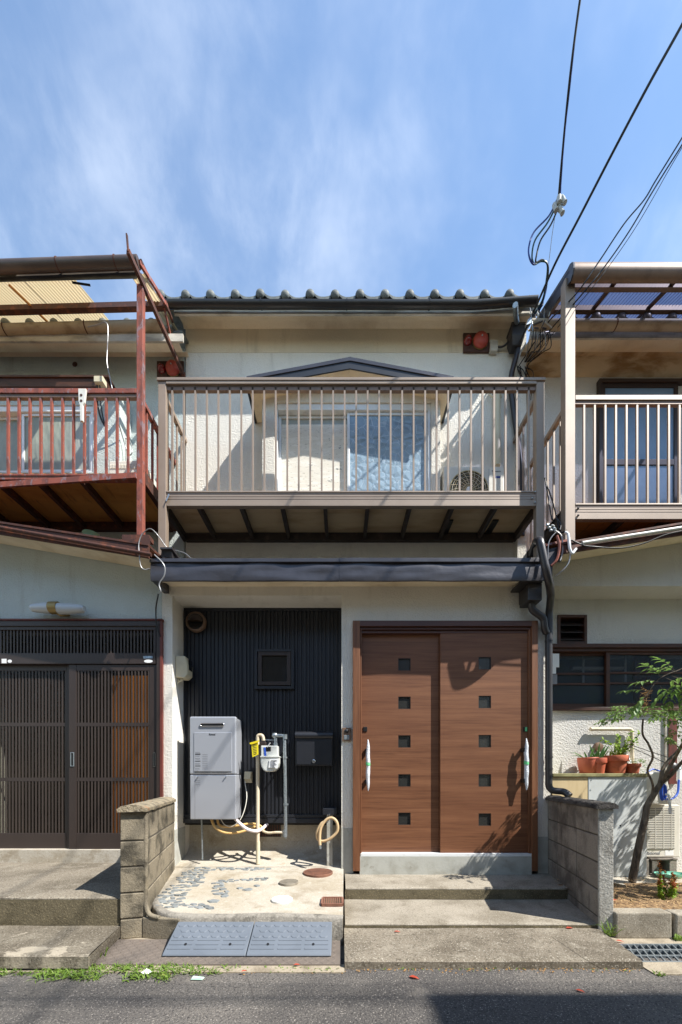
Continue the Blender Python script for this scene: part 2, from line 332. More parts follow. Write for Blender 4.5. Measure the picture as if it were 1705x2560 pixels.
ASPH = mat('asphalt', rgb(106, 101, 95), .93, spec=.2, layers=[('noise', .7, .42, .60, rgb(78, 75, 72), .85), ('noise', 1.1, .38, .7, rgb(78, 75, 73), .7), ('noise2', 85, .5, .68, rgb(52, 50, 50), .8), ('noise2', 120, .58, .7, rgb(166, 158, 148), .75), ('noise', (1.2, 7, 1), .55, .75, rgb(66, 63, 62), .5), ('noise', 3, .62, .72, rgb(134, 126, 116), .5), ('voroedge', 1.1, .006, .0, rgb(52, 50, 48), .4, ('noise', .7, .52, .6))],
           bump=[('noise2', 90, .9, .012), ('noise', 8, .2, .02)])
GROUND = mat('distant_ground', rgb(128, 120, 106), .95, layers=[('noise', .5, .4, .7, rgb(100, 94, 82), .7)])
GUTC = mat('gutter_concrete', rgb(158, 146, 126), .95, layers=[('noise', 6, .42, .7, rgb(112, 100, 82), .8), ('noise2', 140, .5, .75, rgb(96, 86, 72), .5)], bump=[('noise', 60, .6, .012)])
SLATE = mat('slate_chip', rgb(124, 128, 128), .75, rnd=.2, layers=[('noise', 40, .45, .7, rgb(70, 76, 82), .6)], bump=[('noise', 90, .4, .004)])
CHECKER = mat('rusty_checker_plate', rgb(108, 98, 89), .78, metal=.1, layers=[('noise', 3, .42, .68, rgb(86, 79, 73), .8), ('noise', (9, 9, 9), .60, .75, rgb(126, 102, 84), .45)], bump=[('noise', 80, .2, .003)])
RAMPG = mat('grey_rubber_ramp', rgb(100, 107, 116), .62, layers=[('noise', 4, .42, .7, rgb(90, 97, 106), .7), ('noise', 16, .66, .8, rgb(156, 160, 164), .35)], bump=[('noise', 160, .12, .002)])
GALV = mat('galvanised_steel', rgb(170, 178, 182), .36, metal=.7, layers=[('voro', 60, .2, .8, rgb(134, 144, 150), .6), ('noise', 12, .5, .75, rgb(196, 200, 200), .5)])
CREAMPIPE = mat('cream_wrapped_pipe', rgb(206, 192, 166), .6, layers=[('noise', (14, 14, 5), .5, .7, rgb(176, 152, 116), .5)])
CREAM = mat('cream_plastic', rgb(206, 196, 168), .5, layers=[('noise', 10, .45, .75, rgb(180, 168, 138), .5)])
TANHOSE = mat('tan_hose', rgb(196, 168, 128), .55)
FOAM = mat('insulated_hose', rgb(204, 166, 104), .7)
WHITEPIPE = mat('white_pipe_wrap', rgb(226, 214, 214), .5)
HEATER = mat('silver_painted_steel', rgb(172, 175, 182), .32, metal=.3, bump=[('noise', 200, .03, .001)])
METERW = mat('meter_white', rgb(206, 208, 202), .45, layers=[('noise', 20, .55, .8, rgb(178, 178, 168), .5)])
BLACK = mat('black_plastic', rgb(24, 24, 25), .4)
INK = mat('dark_ink', rgb(46, 46, 50), .8)
PALEINK = mat('grey_ink', rgb(128, 130, 136), .8)
YELLOW = mat('yellow_tag', rgb(236, 216, 30), .6)
PAPER = mat('white_paper', rgb(232, 232, 230), .8)
BLUE = mat('blue_hose', rgb(50, 90, 190), .4)
REDP = mat('red_bell_paint', rgb(166, 68, 55), .5, layers=[('noise', 18, .5, .75, rgb(136, 58, 50), .7)])
REDLENS = mat('red_lamp_lens', rgb(112, 20, 22), .15, spec=.7)
BRASSY = mat('dull_brass', rgb(150, 130, 84), .4, metal=.6)
BRBOARD = mat('brown_mounting_board', rgb(66, 42, 34), .7, layers=[('noise', 14, .45, .7, rgb(92, 58, 44), .6)])
WHITEPL = mat('aged_white_plastic', rgb(216, 212, 200), .45, layers=[('noise', 7, .45, .75, rgb(194, 186, 168), .5)])
WHITE = mat('white_plastic', rgb(226, 226, 224), .4)
CHROME = mat('chrome', rgb(206, 206, 208), .16, metal=1)
TERRA = mat('terracotta', rgb(180, 96, 66), .85, rnd=.14, layers=[('noise', 12, .42, .7, rgb(146, 74, 50), .7), ('noise', (12, 12, 30), .6, .75, rgb(206, 160, 136), .55)], bump=[('noise', 80, .15, .004)])
PLPOT = mat('plastic_pot', rgb(186, 96, 70), .5, layers=[('noise', 8, .4, .7, rgb(160, 78, 58), .5)])
SOIL = mat('soil_and_straw', rgb(146, 117, 82), .98, layers=[('noise', 22, .42, .62, rgb(84, 64, 46), .85), ('noise', 40, .53, .68, rgb(204, 172, 124), .8)], bump=[('noise', 45, 1, .03)])
BARK = mat('bark', rgb(108, 97, 84), .95, layers=[('noise', (40, 40, 9), .42, .66, rgb(48, 42, 36), .8), ('noise', 16, .6, .75, rgb(130, 122, 106), .5)], bump=[('noise', (60, 60, 14), .8, .01)])
STEP_FLAKE = mat('flaking_step_concrete', rgb(122, 114, 100), .93, spec=.15, layers=[('noise', 2.2, .4, .66, rgb(90, 82, 70), .85), ('noise2', 70, .5, .68, rgb(70, 64, 55), .7), ('noise', (2.4, 4, 1), .56, .60, rgb(176, 165, 146), .6), ('noise2', 110, .56, .7, rgb(176, 168, 152), .6)], bump=[('noise', 60, .4, .008), ('noise2', 100, .55, .005)])
def leafmat(name, c1, c2, c3):
    m = mat(name, c1, .5, spec=.4, layers=[('noise', 26, .42, .62, c2, .8), ('noise', 15, .62, .74, c3, .8)])
    t = m.node_tree; b = next(n for n in t.nodes if n.type == 'BSDF_PRINCIPLED'); o = next(n for n in t.nodes if n.type == 'OUTPUT_MATERIAL')
    tr = N(t, 'ShaderNodeBsdfTranslucent'); src = b.inputs['Base Color'].links[0].from_socket
    t.links.new(src, tr.inputs[0]); mx = N(t, 'ShaderNodeMixShader'); mx.inputs[0].default_value = .35
    t.links.new(b.outputs[0], mx.inputs[1]); t.links.new(tr.outputs[0], mx.inputs[2]); t.links.new(mx.outputs[0], o.inputs[0]); return m
LEAF = leafmat('nandina_leaf', rgb(122, 150, 78), rgb(88, 124, 58), rgb(178, 182, 100))
LEAF_Y = leafmat('yellow_green_leaf', rgb(142, 168, 52), rgb(92, 128, 40), rgb(206, 186, 60))
LEAF_D = leafmat('aloe_leaf', rgb(98, 142, 78), rgb(70, 112, 60), rgb(150, 176, 110))
GRASS = leafmat('weed_grass', rgb(120, 146, 60), rgb(84, 112, 44), rgb(190, 178, 104))
REDLEAF = leafmat('red_tipped_leaf', rgb(176, 92, 50), rgb(120, 118, 50), rgb(206, 100, 60))
DEADLEAF = leafmat('dead_red_leaf', rgb(196, 84, 60), rgb(170, 66, 46), rgb(206, 130, 90))
STRAW = mat('dry_straw', rgb(208, 178, 128), .9, layers=[('noise', 9, .4, .7, rgb(150, 118, 78), .7)])
BERRY = mat('dry_flower_stalk', rgb(160, 120, 66), .9)
IRON = mat('rusty_iron_cover', rgb(128, 88, 70), .85, metal=.1, layers=[('noise', 10, .42, .68, rgb(98, 68, 56), .8)], bump=[('noise', 90, .4, .004)])
IRON_G = mat('grey_drain_cover', rgb(140, 132, 118), .8, layers=[('noise', 14, .42, .7, rgb(104, 96, 84), .7)])
COVERW = mat('white_drain_lid', rgb(232, 230, 222), .5)
PANELW = mat('weathered_white_panel', rgb(198, 202, 200), .6, layers=[('noise', (2, 2, 1), .42, .72, rgb(172, 172, 166), .7)], bump=[('noise', 20, .1, .004)])
PANELB = mat('beige_panel', rgb(206, 184, 142), .7, layers=[('noise', (8, 8, 1.2), .42, .7, rgb(184, 158, 112), .7)])
MOSSRIM = mat('mossy_rim', rgb(150, 144, 100), .8, layers=[('noise', 12, .4, .7, rgb(108, 102, 66), .8)])
PURPLE = through('purple_polycarbonate', rgb(92, 94, 122), .42, .35, (.58, .59, .78, 1))
FRP = through('yellowed_corrugated_plastic', rgb(206, 178, 126), .5, .5, (.62, .50, .30, 1), translucent=True)
ORANGE_RIB = mat('orange_rafter', rgb(206, 142, 70), .7)
MINT = mat('mint_plastic', rgb(120, 186, 162), .4)
CABLE = mat('black_cable', rgb(20, 20, 22), .5)
CABLE_BL = mat('blue_cable', rgb(24, 52, 130), .5)
CABLE_GR = mat('green_cable', rgb(24, 66, 52), .5)
CABLE_W = mat('grey_wire', rgb(150, 150, 150), .4, metal=.4)
INSUL = mat('white_insulator', rgb(172, 174, 168), .35)
BUBBLE = mat('bubble_wrap', rgb(216, 220, 224), .3, spec=.6, bump=[('voro', 140, .8, .008)])
GREENTAPE = mat('green_tape', rgb(110, 206, 140), .5)
ROOM = mat('dark_room', rgb(34, 32, 30), .9); ROOM_K = mat('kitchen_room', rgb(118, 122, 120), .9)
FARWALL = mat('far_house_wall', rgb(178, 166, 146), .9, layers=[('noise', 1, .4, .7, rgb(150, 138, 118), .6)])
ROOFDK = mat('far_roof', rgb(84, 84, 88), .7, layers=[('noise', 3, .4, .7, rgb(64, 64, 68), .6)])

# ================================================================ ground
struct(MB().box(-300, 300, -300, 300, -.30, -.02).obj('ground', GROUND))
def sheetbox(mb, x0, x1, y0, y1, z, nx, ny, amp=0.0, th=.05):
    rows = [[(x0 + (x1 - x0) * i / nx, y0 + (y1 - y0) * j / ny, z + amp * mnoise.noise(Vector((i * .37, j * .53, z * 9)))) for i in range(nx + 1)] for j in range(ny + 1)]
    return mb.sheet(rows)
# street: fine near the camera, coarse beyond
m = MB(); sheetbox(m, -5.5, 5.5, -4.6, -1.40, 0, 110, 34, .006)
m.box(-60, -5.5, -6.3, -1.40, -.06, 0); m.box(5.5, 60, -6.3, -1.40, -.06, 0); m.box(-5.5, 5.5, -6.3, -4.6, -.06, 0)
struct(m.obj('street', ASPH, smooth=60))
# gutter strip between street and plots
m = MB(); m.box(-60, X(245, -1.3), -1.58, -1.06, -.05, .006); m.box(X(245, -1.3), .02, -1.58, -1.49, -.05, .007); m.box(X(245, -1.3), .02, -1.17, -1.06, -.05, .004)
m.box(X(245, -1.3), .02, -1.49, -1.17, -.05, -.03)
m.box(1.80, 60, -1.60, -1.455, -.05, .006); m.box(1.80, 60, -1.215, -1.10, -.05, .006); m.box(1.80, 60, -1.455, -1.215, -.12, -.10); m.box(.02, 1.80, -1.5, -1.06, -.05, .003)
struct(m.obj('gutter_strip', GUTC))
# back yards / plot ground under the houses
m = MB(); m.box(-60, -1.5, -1.06, 12, -.05, .03); m.box(-1.5, 60, -1.06, 12, -.05, .01)
struct(m.obj('plot_ground', GROUND))

# porch floor in front of the recess -------------------------------------------------
def zf(Y): return .222 + (.05 * Y if Y < 0 else .17 * Y)
def floorpt(x, y):
    Y = -.6
    for _ in range(30):
        z = zf(Y); d = F * (H - z) / (y - HY); Y = d - D
    return Vector((X(x, Y), Y, zf(Y)))
edge = spline([floorpt(*p) for p in ((372, 2205), (374, 2238), (384, 2266), (404, 2282), (440, 2291), (560, 2293.5), (700, 2291), (857, 2297))], 5)
wallin = lambda Y: -1.662 + (Y / -1.10) * (.282)        # inner face of the left block wall
outl = [Vector((.03, -1.16, zf(-1.16)))]
back = [Vector((-1.70, .50, zf(.3))), Vector((.03, .50, zf(.3)))]
inner = [Vector((-1.70, .05, zf(.05))), Vector((wallin(0) - .01, 0, zf(0))), Vector((wallin(-.5) - .01, -.5, zf(-.5)))]
poly0 = back[::-1] + inner + edge; poly = []
for a, b in zip(poly0, poly0[1:] + poly0[:1]):
    k_ = max(1, int((b - a).length / .08))
    for i in range(k_): q = a.lerp(b, i / k_); q.z = zf(q.y) if q.y < .3 else zf(.3); poly.append(q)
pc = sum(poly, Vector()) / len(poly)
m = MB(); n = len(poly); rings = 14; vs = []
for k in range(rings + 1):
    t = k / rings
    for p in poly:
        q = pc.lerp(p, t); q.z = (zf(q.y) if q.y < .3 else zf(.3)) + (.004 * mnoise.noise(q * 6) if k < rings else 0); vs.append(q)
fs = [(k * n + i, k * n + (i + 1) % n, (k + 1) * n + (i + 1) % n, (k + 1) * n + i) for k in range(rings) for i in range(n)]
m.add(vs, fs); m.add(poly + [Vector((p.x, p.y, -.02)) for p in poly], [(i, (i + 1) % n, n + (i + 1) % n, n + i) for i in range(n)])
porch = struct(m.obj('porch_floor', CONC, smooth=40))
# mortar curb along its front edge
m = MB(); rows = []
for off, dz in ((-.006, -.17), (-.006, -.004), (.006, .008), (.045, .010), (.058, -.004)):
    r = []
    for i, p in enumerate(edge):
        t = (edge[min(i + 1, len(edge) - 1)] - edge[max(i - 1, 0)]).normalized(); nn = Vector((-t.y, t.x, 0))
        q = p + nn * off; r.append(Vector((q.x, q.y, p.z + dz + .003 * mnoise.noise(p * 15))))
    rows.append(r)
m.sheet(rows); m.obj('curb', RENDER_END, porch, smooth=50, fixn=False)
# slate chips set in the floor
def chip(c, sz):
    k = random.randint(4, 6); a0 = random.random() * 6.28; el_ = random.uniform(.5, .85); rot = random.uniform(-.6, .6); pts = []
    for i in range(k):
        a = a0 + 6.283 * i / k; r = sz * random.uniform(.72, 1.2); u, v = math.cos(a) * r, math.sin(a) * r * el_
        pts.append((u * math.cos(rot) - v * math.sin(rot), u * math.sin(rot) + v * math.cos(rot)))
    lo = [(c.x + u, c.y + v, c.z - .006) for u, v in pts]; hi = [(c.x + u * .86, c.y + v * .86, c.z + .0055 + random.random() * .003) for u, v in pts]
    mm = MB(); mm.add(lo + hi, [tuple(range(k, 2 * k))] + [(i, (i + 1) % k, k + (i + 1) % k, k + i) for i in range(k)])
    mm.obj('stone', SLATE, porch)
strips = [([(488, 2176), (560, 2172), (674, 2173)], 6, 62), ([(500, 2178), (464, 2211), (448, 2226), (421, 2253), (412, 2261)], 24, 105), ([(412, 2259), (464, 2264), (528, 2268)], 9, 34),
          ([(548, 2202), (594, 2203)], 6, 20), ([(546, 2210), (544, 2222), (556, 2236)], 13, 34), ([(607, 2202), (668, 2197)], 6, 22), ([(598, 2221), (624, 2224)], 5, 9), ([(642, 2215)] * 2, 3, 1), ([(536, 2253)] * 2, 3, 1)]
placed = []
for path, wd, cnt in strips:
    seg = [(Vector(a + (0,)), Vector(b + (0,))) for a, b in zip(path, path[1:])]; tot = sum((b - a).length for a, b in seg) or 1
    for _ in range(cnt * 8):
        if cnt <= 0: break
        u = random.random() * tot
        for a, b in seg:
            if u <= (b - a).length or (b - a).length == 0: q = a.lerp(b, u / max((b - a).length, 1e-6) if (b - a).length > 1e-6 else 0); break
            u -= (b - a).length
        px_, py_ = q.x + random.uniform(-wd, wd), q.y + random.uniform(-wd, wd) * .45
        c = floorpt(px_, py_); sz = random.uniform(.030, .050)
        if all((c - o).length > (sz + s2) * .60 for o, s2 in placed): placed.append((c, sz)); chip(c, sz); cnt -= 1

# covers set into the porch floor
def round_cover(name, label, x, y, rpx, m_, rings=3, ribs=True):
    c = floorpt(x, y); r = rpx / sc(c.y); t = thing(name, label, 'cover', c)
    c = c + Vector((0, 0, .008)); MB().lathe([(r, -.03), (r, .006), (r * .97, .009), (r * .94, .009), (r * .93, .005), (r * .2, .005), (0, .005)], c, n=36).obj('plate', m_, t, smooth=40)
    if ribs:
        mm = MB()
        for i in range(-6, 7):
            w = math.sqrt(max(0, (r * .9) ** 2 - (i * r / 7) ** 2))
            if w > .01: mm.box(c.x - w, c.x + w, c.y + i * r / 7 - r * .03, c.y + i * r / 7 + r * .03, c.z + .004, c.z + .009)
        mm.obj('rib_pattern', m_, t)
    return t
round_cover('manhole_cover', 'round rusty brown iron manhole cover beside the door step', 795, 2183, 37, IRON)
round_cover('drain_cover', 'small round grey drain cover near the porch middle', 722, 2208, 24, IRON_G)
c = floorpt(705, 2251) + Vector((0, 0, .004)); t = thing('drain_cover', 'plain white oval drain lid in the porch floor', 'cover', c)
MB().lathe([(.082, -.01), (.082, .007), (.078, .011), (0, .012)], c, n=36).obj('plate', COVERW, t, smooth=40)
c = floorpt(831, 2256) + Vector((0, 0, .006)); t = thing('drain_grate', 'square rusty iron grate at the porch front corner', 'grate', c)
mm = MB(); w = .078
for q in (-1, 1): mm.box(c.x - w, c.x + w, c.y + q * w - .008, c.y + q * w + .008, c.z - .01, c.z + .012); mm.box(c.x + q * w - .008, c.x + q * w + .008, c.y - w + .008, c.y + w - .008, c.z - .01, c.z + .0115)
mm.obj('frame', IRON, t)
for i in range(9): MB().box(c.x - w + .012 + i * .0165, c.x - w + .020 + i * .0165, c.y - w + .01, c.y + w - .01, c.z - .006, c.z + .008).obj('bar', IRON, t)
MB().box(c.x - w, c.x + w, c.y - w, c.y + w, c.z - .01, c.z + .001).obj('pit', RISER, t)

# ================================================================ steps
def slab(name, label, poly, z0, z1, m_top, amp=.004, bevel=.012, grp=None, div=26):
    """poly: plan outline (front-left, front-right, back-right, back-left)"""
    a, b, c_, d = [Vector((p[0], p[1], 0)) for p in poly]; m = MB(); nx, ny = div, 8; top = []
    for j in range(ny + 1):
        r = []
        for i in range(nx + 1):
            p = a.lerp(b, i / nx).lerp(d.lerp(c_, i / nx), j / ny)
            z = z1 + amp * mnoise.noise(Vector((p.x * 4, p.y * 4, z1 * 31)))
            if j == 0: z -= bevel * .55; p = p + Vector((0, .0, 0))
            r.append(Vector((p.x, p.y + (bevel * .9 if j == 1 and False else 0), z)))
        top.append(r)
    # a rounded worn nose on the front edge
    nose = [Vector((p.x, p.y + bevel, z1 + amp * mnoise.noise(Vector((p.x * 4, p.y * 4, z1 * 31))))) for p in top[0]]
    rows = [top[0], nose] + top[1:]
    m.sheet(rows)
    fr = [[Vector((p.x + .0, p.y - .002 + .004 * mnoise.noise(Vector((p.x * 9, k * 2.0, 3))), p.z - (p.z - z0) * k / 3)) for p in top[0]] for k in range(4)]
    m.sheet(fr[::-1])
    m.add([top[0][0], top[-1][0], Vector((d.x, d.y, z0)), Vector((a.x, a.y, z0))], [(0, 1, 2, 3)])
    m.add([top[0][-1], top[-1][-1], Vector((c_.x, c_.y, z0)), Vector((b.x, b.y, z0))], [(3, 2, 1, 0)])
    o = m.obj(name, m_top, None, smooth=35, fixn=False)
    return tag(o, label, 'step', grp)
d2Y = lambda d: d - D
slab('concrete_step', 'wide rough concrete slab bridging the gutter below the brown door', [(.022, d2Y(2.218)), (1.785, d2Y(2.218)), (1.84, d2Y(2.715)), (.022, d2Y(2.715))], -.005, .051, STEP, bevel=.018)
slab('concrete_step', 'middle concrete tread below the brown sliding door', [(.030, d2Y(2.70)), (1.86, d2Y(2.70)), (1.97, d2Y(3.26)), (.030, d2Y(3.26))], .04, .080, STEP_LT)
slab('concrete_step', 'top pale concrete landing right under the brown sliding door', [(.040, d2Y(3.244)), (1.965, d2Y(3.244)), (2.08, .02), (.040, .02)], .07, .178, STEP_LT)
o = slab('concrete_step', 'low pale flaking slab by the weeds at the left kerb', [(-5.2, d2Y(2.187)), (-1.476, d2Y(2.187)), (-1.543, d2Y(2.64)), (-5.2, d2Y(2.64))], .02, .094, STEP_FLAKE, bevel=.014)
slab('concrete_step', 'tall concrete step with dark mossy riser below the lattice door', [(-5.2, d2Y(2.634)), (-1.545, d2Y(2.634)), (-1.80, -.02), (-5.2, -.02)], .085, .29, STEP, bevel=.012)
# mossy faces of the risers
for args in ((.034, 1.955, 3.244, .082, .165), (-5.2, -1.547, 2.634, .096, .278), (.026, 1.85, 2.70, .052, .070)):
    x0, x1, d_, z0, z1 = args
    mm = MB(); rows = [[Vector((x0 + (x1 - x0) * i / 40, d2Y(d_) - .006 + .003 * mnoise.noise(Vector((i * .5, z * 20, d_))), z)) for i in range(41)] for z in (z0, (z0 + z1) / 2, z1)]
    mm.sheet(rows)
    par = [q for q in COL.objects if q.name.startswith('concrete_step') and abs(q.data.vertices[0].co.y - d2Y(d_)) < .01][0]
    mm.obj('riser', RISER, par, smooth=60, fixn=False)
# threshold concrete under the two doors
# ================================================================ block walls
def block_wall(name, label, A, B, th, side, rows, cuts, m_, coping, mc, endm=None):
    """A front, B back end of the visible face (plan); side = direction of the thickness"""
    A = Vector((A[0], A[1], 0)); B = Vector((B[0], B[1], 0)); dv = (B - A); L_ = dv.length; u = dv.normalized(); nrm = Vector((u.y, -u.x, 0)) * side
    t = thing(name, label, 'wall', (A + B) / 2)
    def hx(mb, t0, t1, n0, n1, z0, z1): 
        q = lambda tt, nn, z: A + u * tt + nrm * nn + Vector((0, 0, z))
        mb.hexa([q(t0, n0, z0), q(t1, n0, z0), q(t1, n1, z0), q(t0, n1, z0), q(t0, n0, z1), q(t1, n0, z1), q(t1, n1, z1), q(t0, n1, z1)])
    core = MB(); hx(core, .006, L_, .005, th - .005, 0.0, rows[-1]); core.obj('mortar', JOINT, t)
    for k in range(len(rows) - 1):
        cc = cuts[k % len(cuts)]
        for a, b in zip(cc, cc[1:]):
            mb = MB(); j = .005; jit = random.uniform(-.002, .002)
            hx(mb, a * L_ + (j if a > 0 else 0), b * L_ - j, jit, th - jit, rows[k] + j, rows[k + 1] - j); mb.obj('block', m_, t, bevel=.006)
    # coping: a low mound in section
    w2 = th / 2 + coping[0]; h = coping[1]; z0 = rows[-1]; mb = MB(); prof = [(-w2, 0), (-w2, h * .45), (-w2 * .75, h * .8), (-w2 * .3, h), (w2 * .3, h), (w2 * .75, h * .8), (w2, h * .45), (w2, 0)]
    rr = []
    ns = 16
    for i in range(ns + 1):
        tt = -coping[2] + (L_ + coping[2]) * i / ns
        rr.append([A + u * tt + nrm * (th / 2 + a_ + .004 * mnoise.noise(Vector((i * .9, a_ * 40, 1)))) + Vector((0, 0, z0 + b_ + .006 * mnoise.noise(Vector((i * .7, a_ * 30, 5))))) for a_, b_ in prof + prof[:1]])
    mb.sheet(rr); mb.add(rr[0][:-1], [tuple(range(8))]); mb.add(rr[-1][:-1], [tuple(range(8))])
    mb.obj('coping', mc, t, smooth=50)
    if endm:
        mb = MB(); hx(mb, -.010, .006, -.002, th + .002, 0.02, rows[-1]); mb.obj('rendered_end', endm, t, bevel=.006)
    return t
lw = block_wall('block_wall', 'low weathered beige concrete block wall left of the porch', (-1.378, -1.10), (-1.662, .0), .165, -1, [.0, .144, .325, .507, .689, .893], [[0, .46, .9, 1], [0, .22, .62, 1]], BLOCK, (.012, .050, .03), COPING)
rw = block_wall('block_wall', 'low dark grey concrete block wall right of the brown door', (1.838, -1.07), (2.065, .0), .092, 1, [.06, .135, .33, .525, .72, .913], [[0, .36, .762, 1]], BLOCK_R, (.022, .046, .03), COPING_R, WALL_END)
# plaster fillet rounding the left wall corner into the porch curb
mm = MB(); pts = [Vector((-1.388, -1.088, z)) for z in (.88, .6, .4, .27)] + [Vector((-1.374, -1.098, .205)), Vector((-1.34, -1.112, .165)), Vector((-1.27, -1.125, .15))]
mm.tube(spline(pts, 4), .0165, 10); mm.obj('fillet', BLOCK, lw, smooth=60)
mm = MB(); mm.hexa([(-1.40, -1.112, 0), (-1.12, -1.165, 0), (-1.12, -1.1, 0), (-1.40, -1.09, 0), (-1.40, -1.112, .15), (-1.12, -1.165, .155), (-1.12, -1.1, .155), (-1.40, -1.09, .15)]); mm.obj('block', BLOCK, lw, bevel=.008)

# bridging plate and kerb ramps
t = thing('checker_plate', 'rusty steel checker plate covering the gutter under the grey ramps', 'plate', (-.75, -1.33, .01))
x0, x1 = X(248, -1.33), .0
MB().box(x0, x1, -1.505, -1.155, .008, .014).obj('plate', CHECKER, t)
dm = MB(); dm.hexa([(-.016, -.0035, 0), (.016, -.0035, 0), (.016, .0035, 0), (-.016, .0035, 0), (-.011, -.0015, .0018), (.011, -.0015, .0018), (.011, .0015, .0018), (-.011, .0015, .0018)])
stud = MB()
for i in range(int((x1 - x0) / .034)):
    for j in range(10):
        cx, cy = x0 + .02 + i * .034, -1.49 + j * .034; a = R(45) if (i + j) % 2 else R(-45); ca, sa = math.cos(a), math.sin(a)
        stud.add([(cx + p[0] * ca - p[1] * sa, cy + p[0] * sa + p[1] * ca, .014 + p[2]) for p in dm.v], dm.f)
stud.obj('tread_pattern', CHECKER, t)['kind'] = 'stuff'
def ramp(x0, x1, label, slant=0):
    t = thing('kerb_ramp', label, 'ramp', ((x0 + x1) / 2, -1.30, .014), 'grey kerb ramps')
    yb, yf = -1.178, -1.412; zb, zfr = .146, .030
    m = MB(); prof = [(yf, .016), (yf - .006, .022), (yf, zfr), (yf + .02, zfr + .012), (yb - .01, zb - .004), (yb, zb), (yb, .016)]
    a = [Vector((x0 + slant * (p[0] - yf), p[0], p[1])) for p in prof]; m.prism(a, (x1 - x0, 0, 0)); m.obj('body', RAMPG, t, bevel=.004)
    sl = (zb - zfr - .012) / (yb - yf - .02); zz = lambda y: zfr + .012 + (y - yf - .02) * sl
    hx = MB(); r = .030; k = 0
    for j in range(3):
        y = yb - .030 - j * .040
        for i in range(9):
            x = x0 + .040 + i * .062 + (.031 if j % 2 else 0)
            if x > x1 - .03: continue
            c6 = [(x + r * math.cos(R(60 * q)), y + r * .62 * math.sin(R(60 * q))) for q in range(6)]
            hx.add([(u, v, zz(v) - .001) for u, v in c6] + [(x + (u - x) * .84, y + (v - y) * .84, zz(y + (v - y) * .84) + .004) for u, v in c6], [tuple(range(6, 12))] + [(q, (q + 1) % 6, 6 + (q + 1) % 6, 6 + q) for q in range(6)])
    hx.obj('hexagon_pattern', RAMPG, t)
    rb = MB(); w = (x1 - x0)
    for j in range(3):
        y = yf + .034 + j * .030
        for q in range(3):
            xa = x0 + w * (.03 + q * .325); xb = xa + w * .28
            rb.hexa([(xa, y - .005, zz(y - .005) - .002), (xb, y - .005, zz(y - .005) - .002), (xb, y + .005, zz(y + .005) - .002), (xa, y + .005, zz(y + .005) - .002),
                     (xa, y - .004, zz(y - .004) + .004), (xb, y - .004, zz(y - .004) + .004), (xb, y + .004, zz(y + .004) + .004), (xa, y + .004, zz(y + .004) + .004)])
    rb.obj('rib_pattern', RAMPG, t)
    for q in (.23, .78):
        y = yf + .064; x = x0 + w * q; n_ = Vector((0, -sl, 1)).normalized()
        MB().lathe([(.0085, 0), (.0085, .003), (.001, .0032)], (x, y, zz(y) + .0015), n_, 14).obj('bolt_hole', BLACK, t, smooth=40)
xa, xm, xb = X(406, -1.41), X(615, -1.41), X(828, -1.41)
ramp(xa, xm - .003, 'left half of the grey rubber kerb ramp, nearer the block wall')
ramp(xm + .003, xb, 'right half of the grey rubber kerb ramp, nearer the wide step')

# steel grating over the gutter on the right
t = thing('gutter_grating', 'galvanised steel grating over the gutter at the lower right', 'grating', (2.4, -1.335, 0))
gx0, gx1 = 1.83, 2.9
fr = MB()
for y in (-1.455, -1.375, -1.295, -1.215): fr.box(gx0, gx1, y - .006, y + .006, -.03, .008)
fr.box(gx0, gx0 + .012, -1.449, -1.221, -.03, .0075); fr.box(gx1 - .012, gx1, -1.449, -1.221, -.03, .0075); fr.obj('frame', GALV, t)
for r_ in range(3):
    y0 = -1.449 + r_ * .08
    for i in range(24):
        x = gx0 + .03 + i * .043
        if x > gx1 - .05: break
        MB().hexa([(x, y0, -.025), (x + .008, y0, -.025), (x + .036, y0 + .068, -.025), (x + .028, y0 + .068, -.025), (x, y0, .006), (x + .008, y0, .006), (x + .036, y0 + .068, .006), (x + .028, y0 + .068, .006)]).obj('bar', GALV, t)

# ================================================================ houses: shared builders
def tile_mesh(name, m_):
    """eave pantile: a roll with a domed end and a hollow pan, pitch .2625"""
    prof = [(-.050, -.004), (-.048, .022), (-.036, .043), (-.014, .054), (.014, .054), (.036, .043), (.050, .020), (.075, .004), (.110, -.008), (.150, -.009), (.190, -.002), (.213, .006)]
    m = MB(); rows = []
    for y, dz in ((0, 0), (.02, .006), (.34, .14)): rows.append([Vector((a, y, b + dz)) for a, b in prof])
    m.sheet(rows)
    lowr = [Vector((a, .0, b - (.030 if a > .05 else .018))) for a, b in prof]; m.sheet([lowr, rows[0]]); m.sheet([[p + Vector((0, .3, .13)) for p in lowr], lowr])
    dome = []
    for k in range(6):
        a = k / 5 * math.pi / 2; rr, h = .047 * math.cos(a), .030 * math.sin(a); dome.append([Vector((rr * math.cos(2 * math.pi * i / 16), -h - .001, .012 + rr * math.sin(2 * math.pi * i / 16))) for i in range(17)])
    m.sheet(dome)
    me = m.mesh(name, 40, False); me.materials.append(m_); return me
T_MAIN = tile_mesh('roof_tile', TILE); T_RIGHT = tile_mesh('roof_tile', TILE_R)
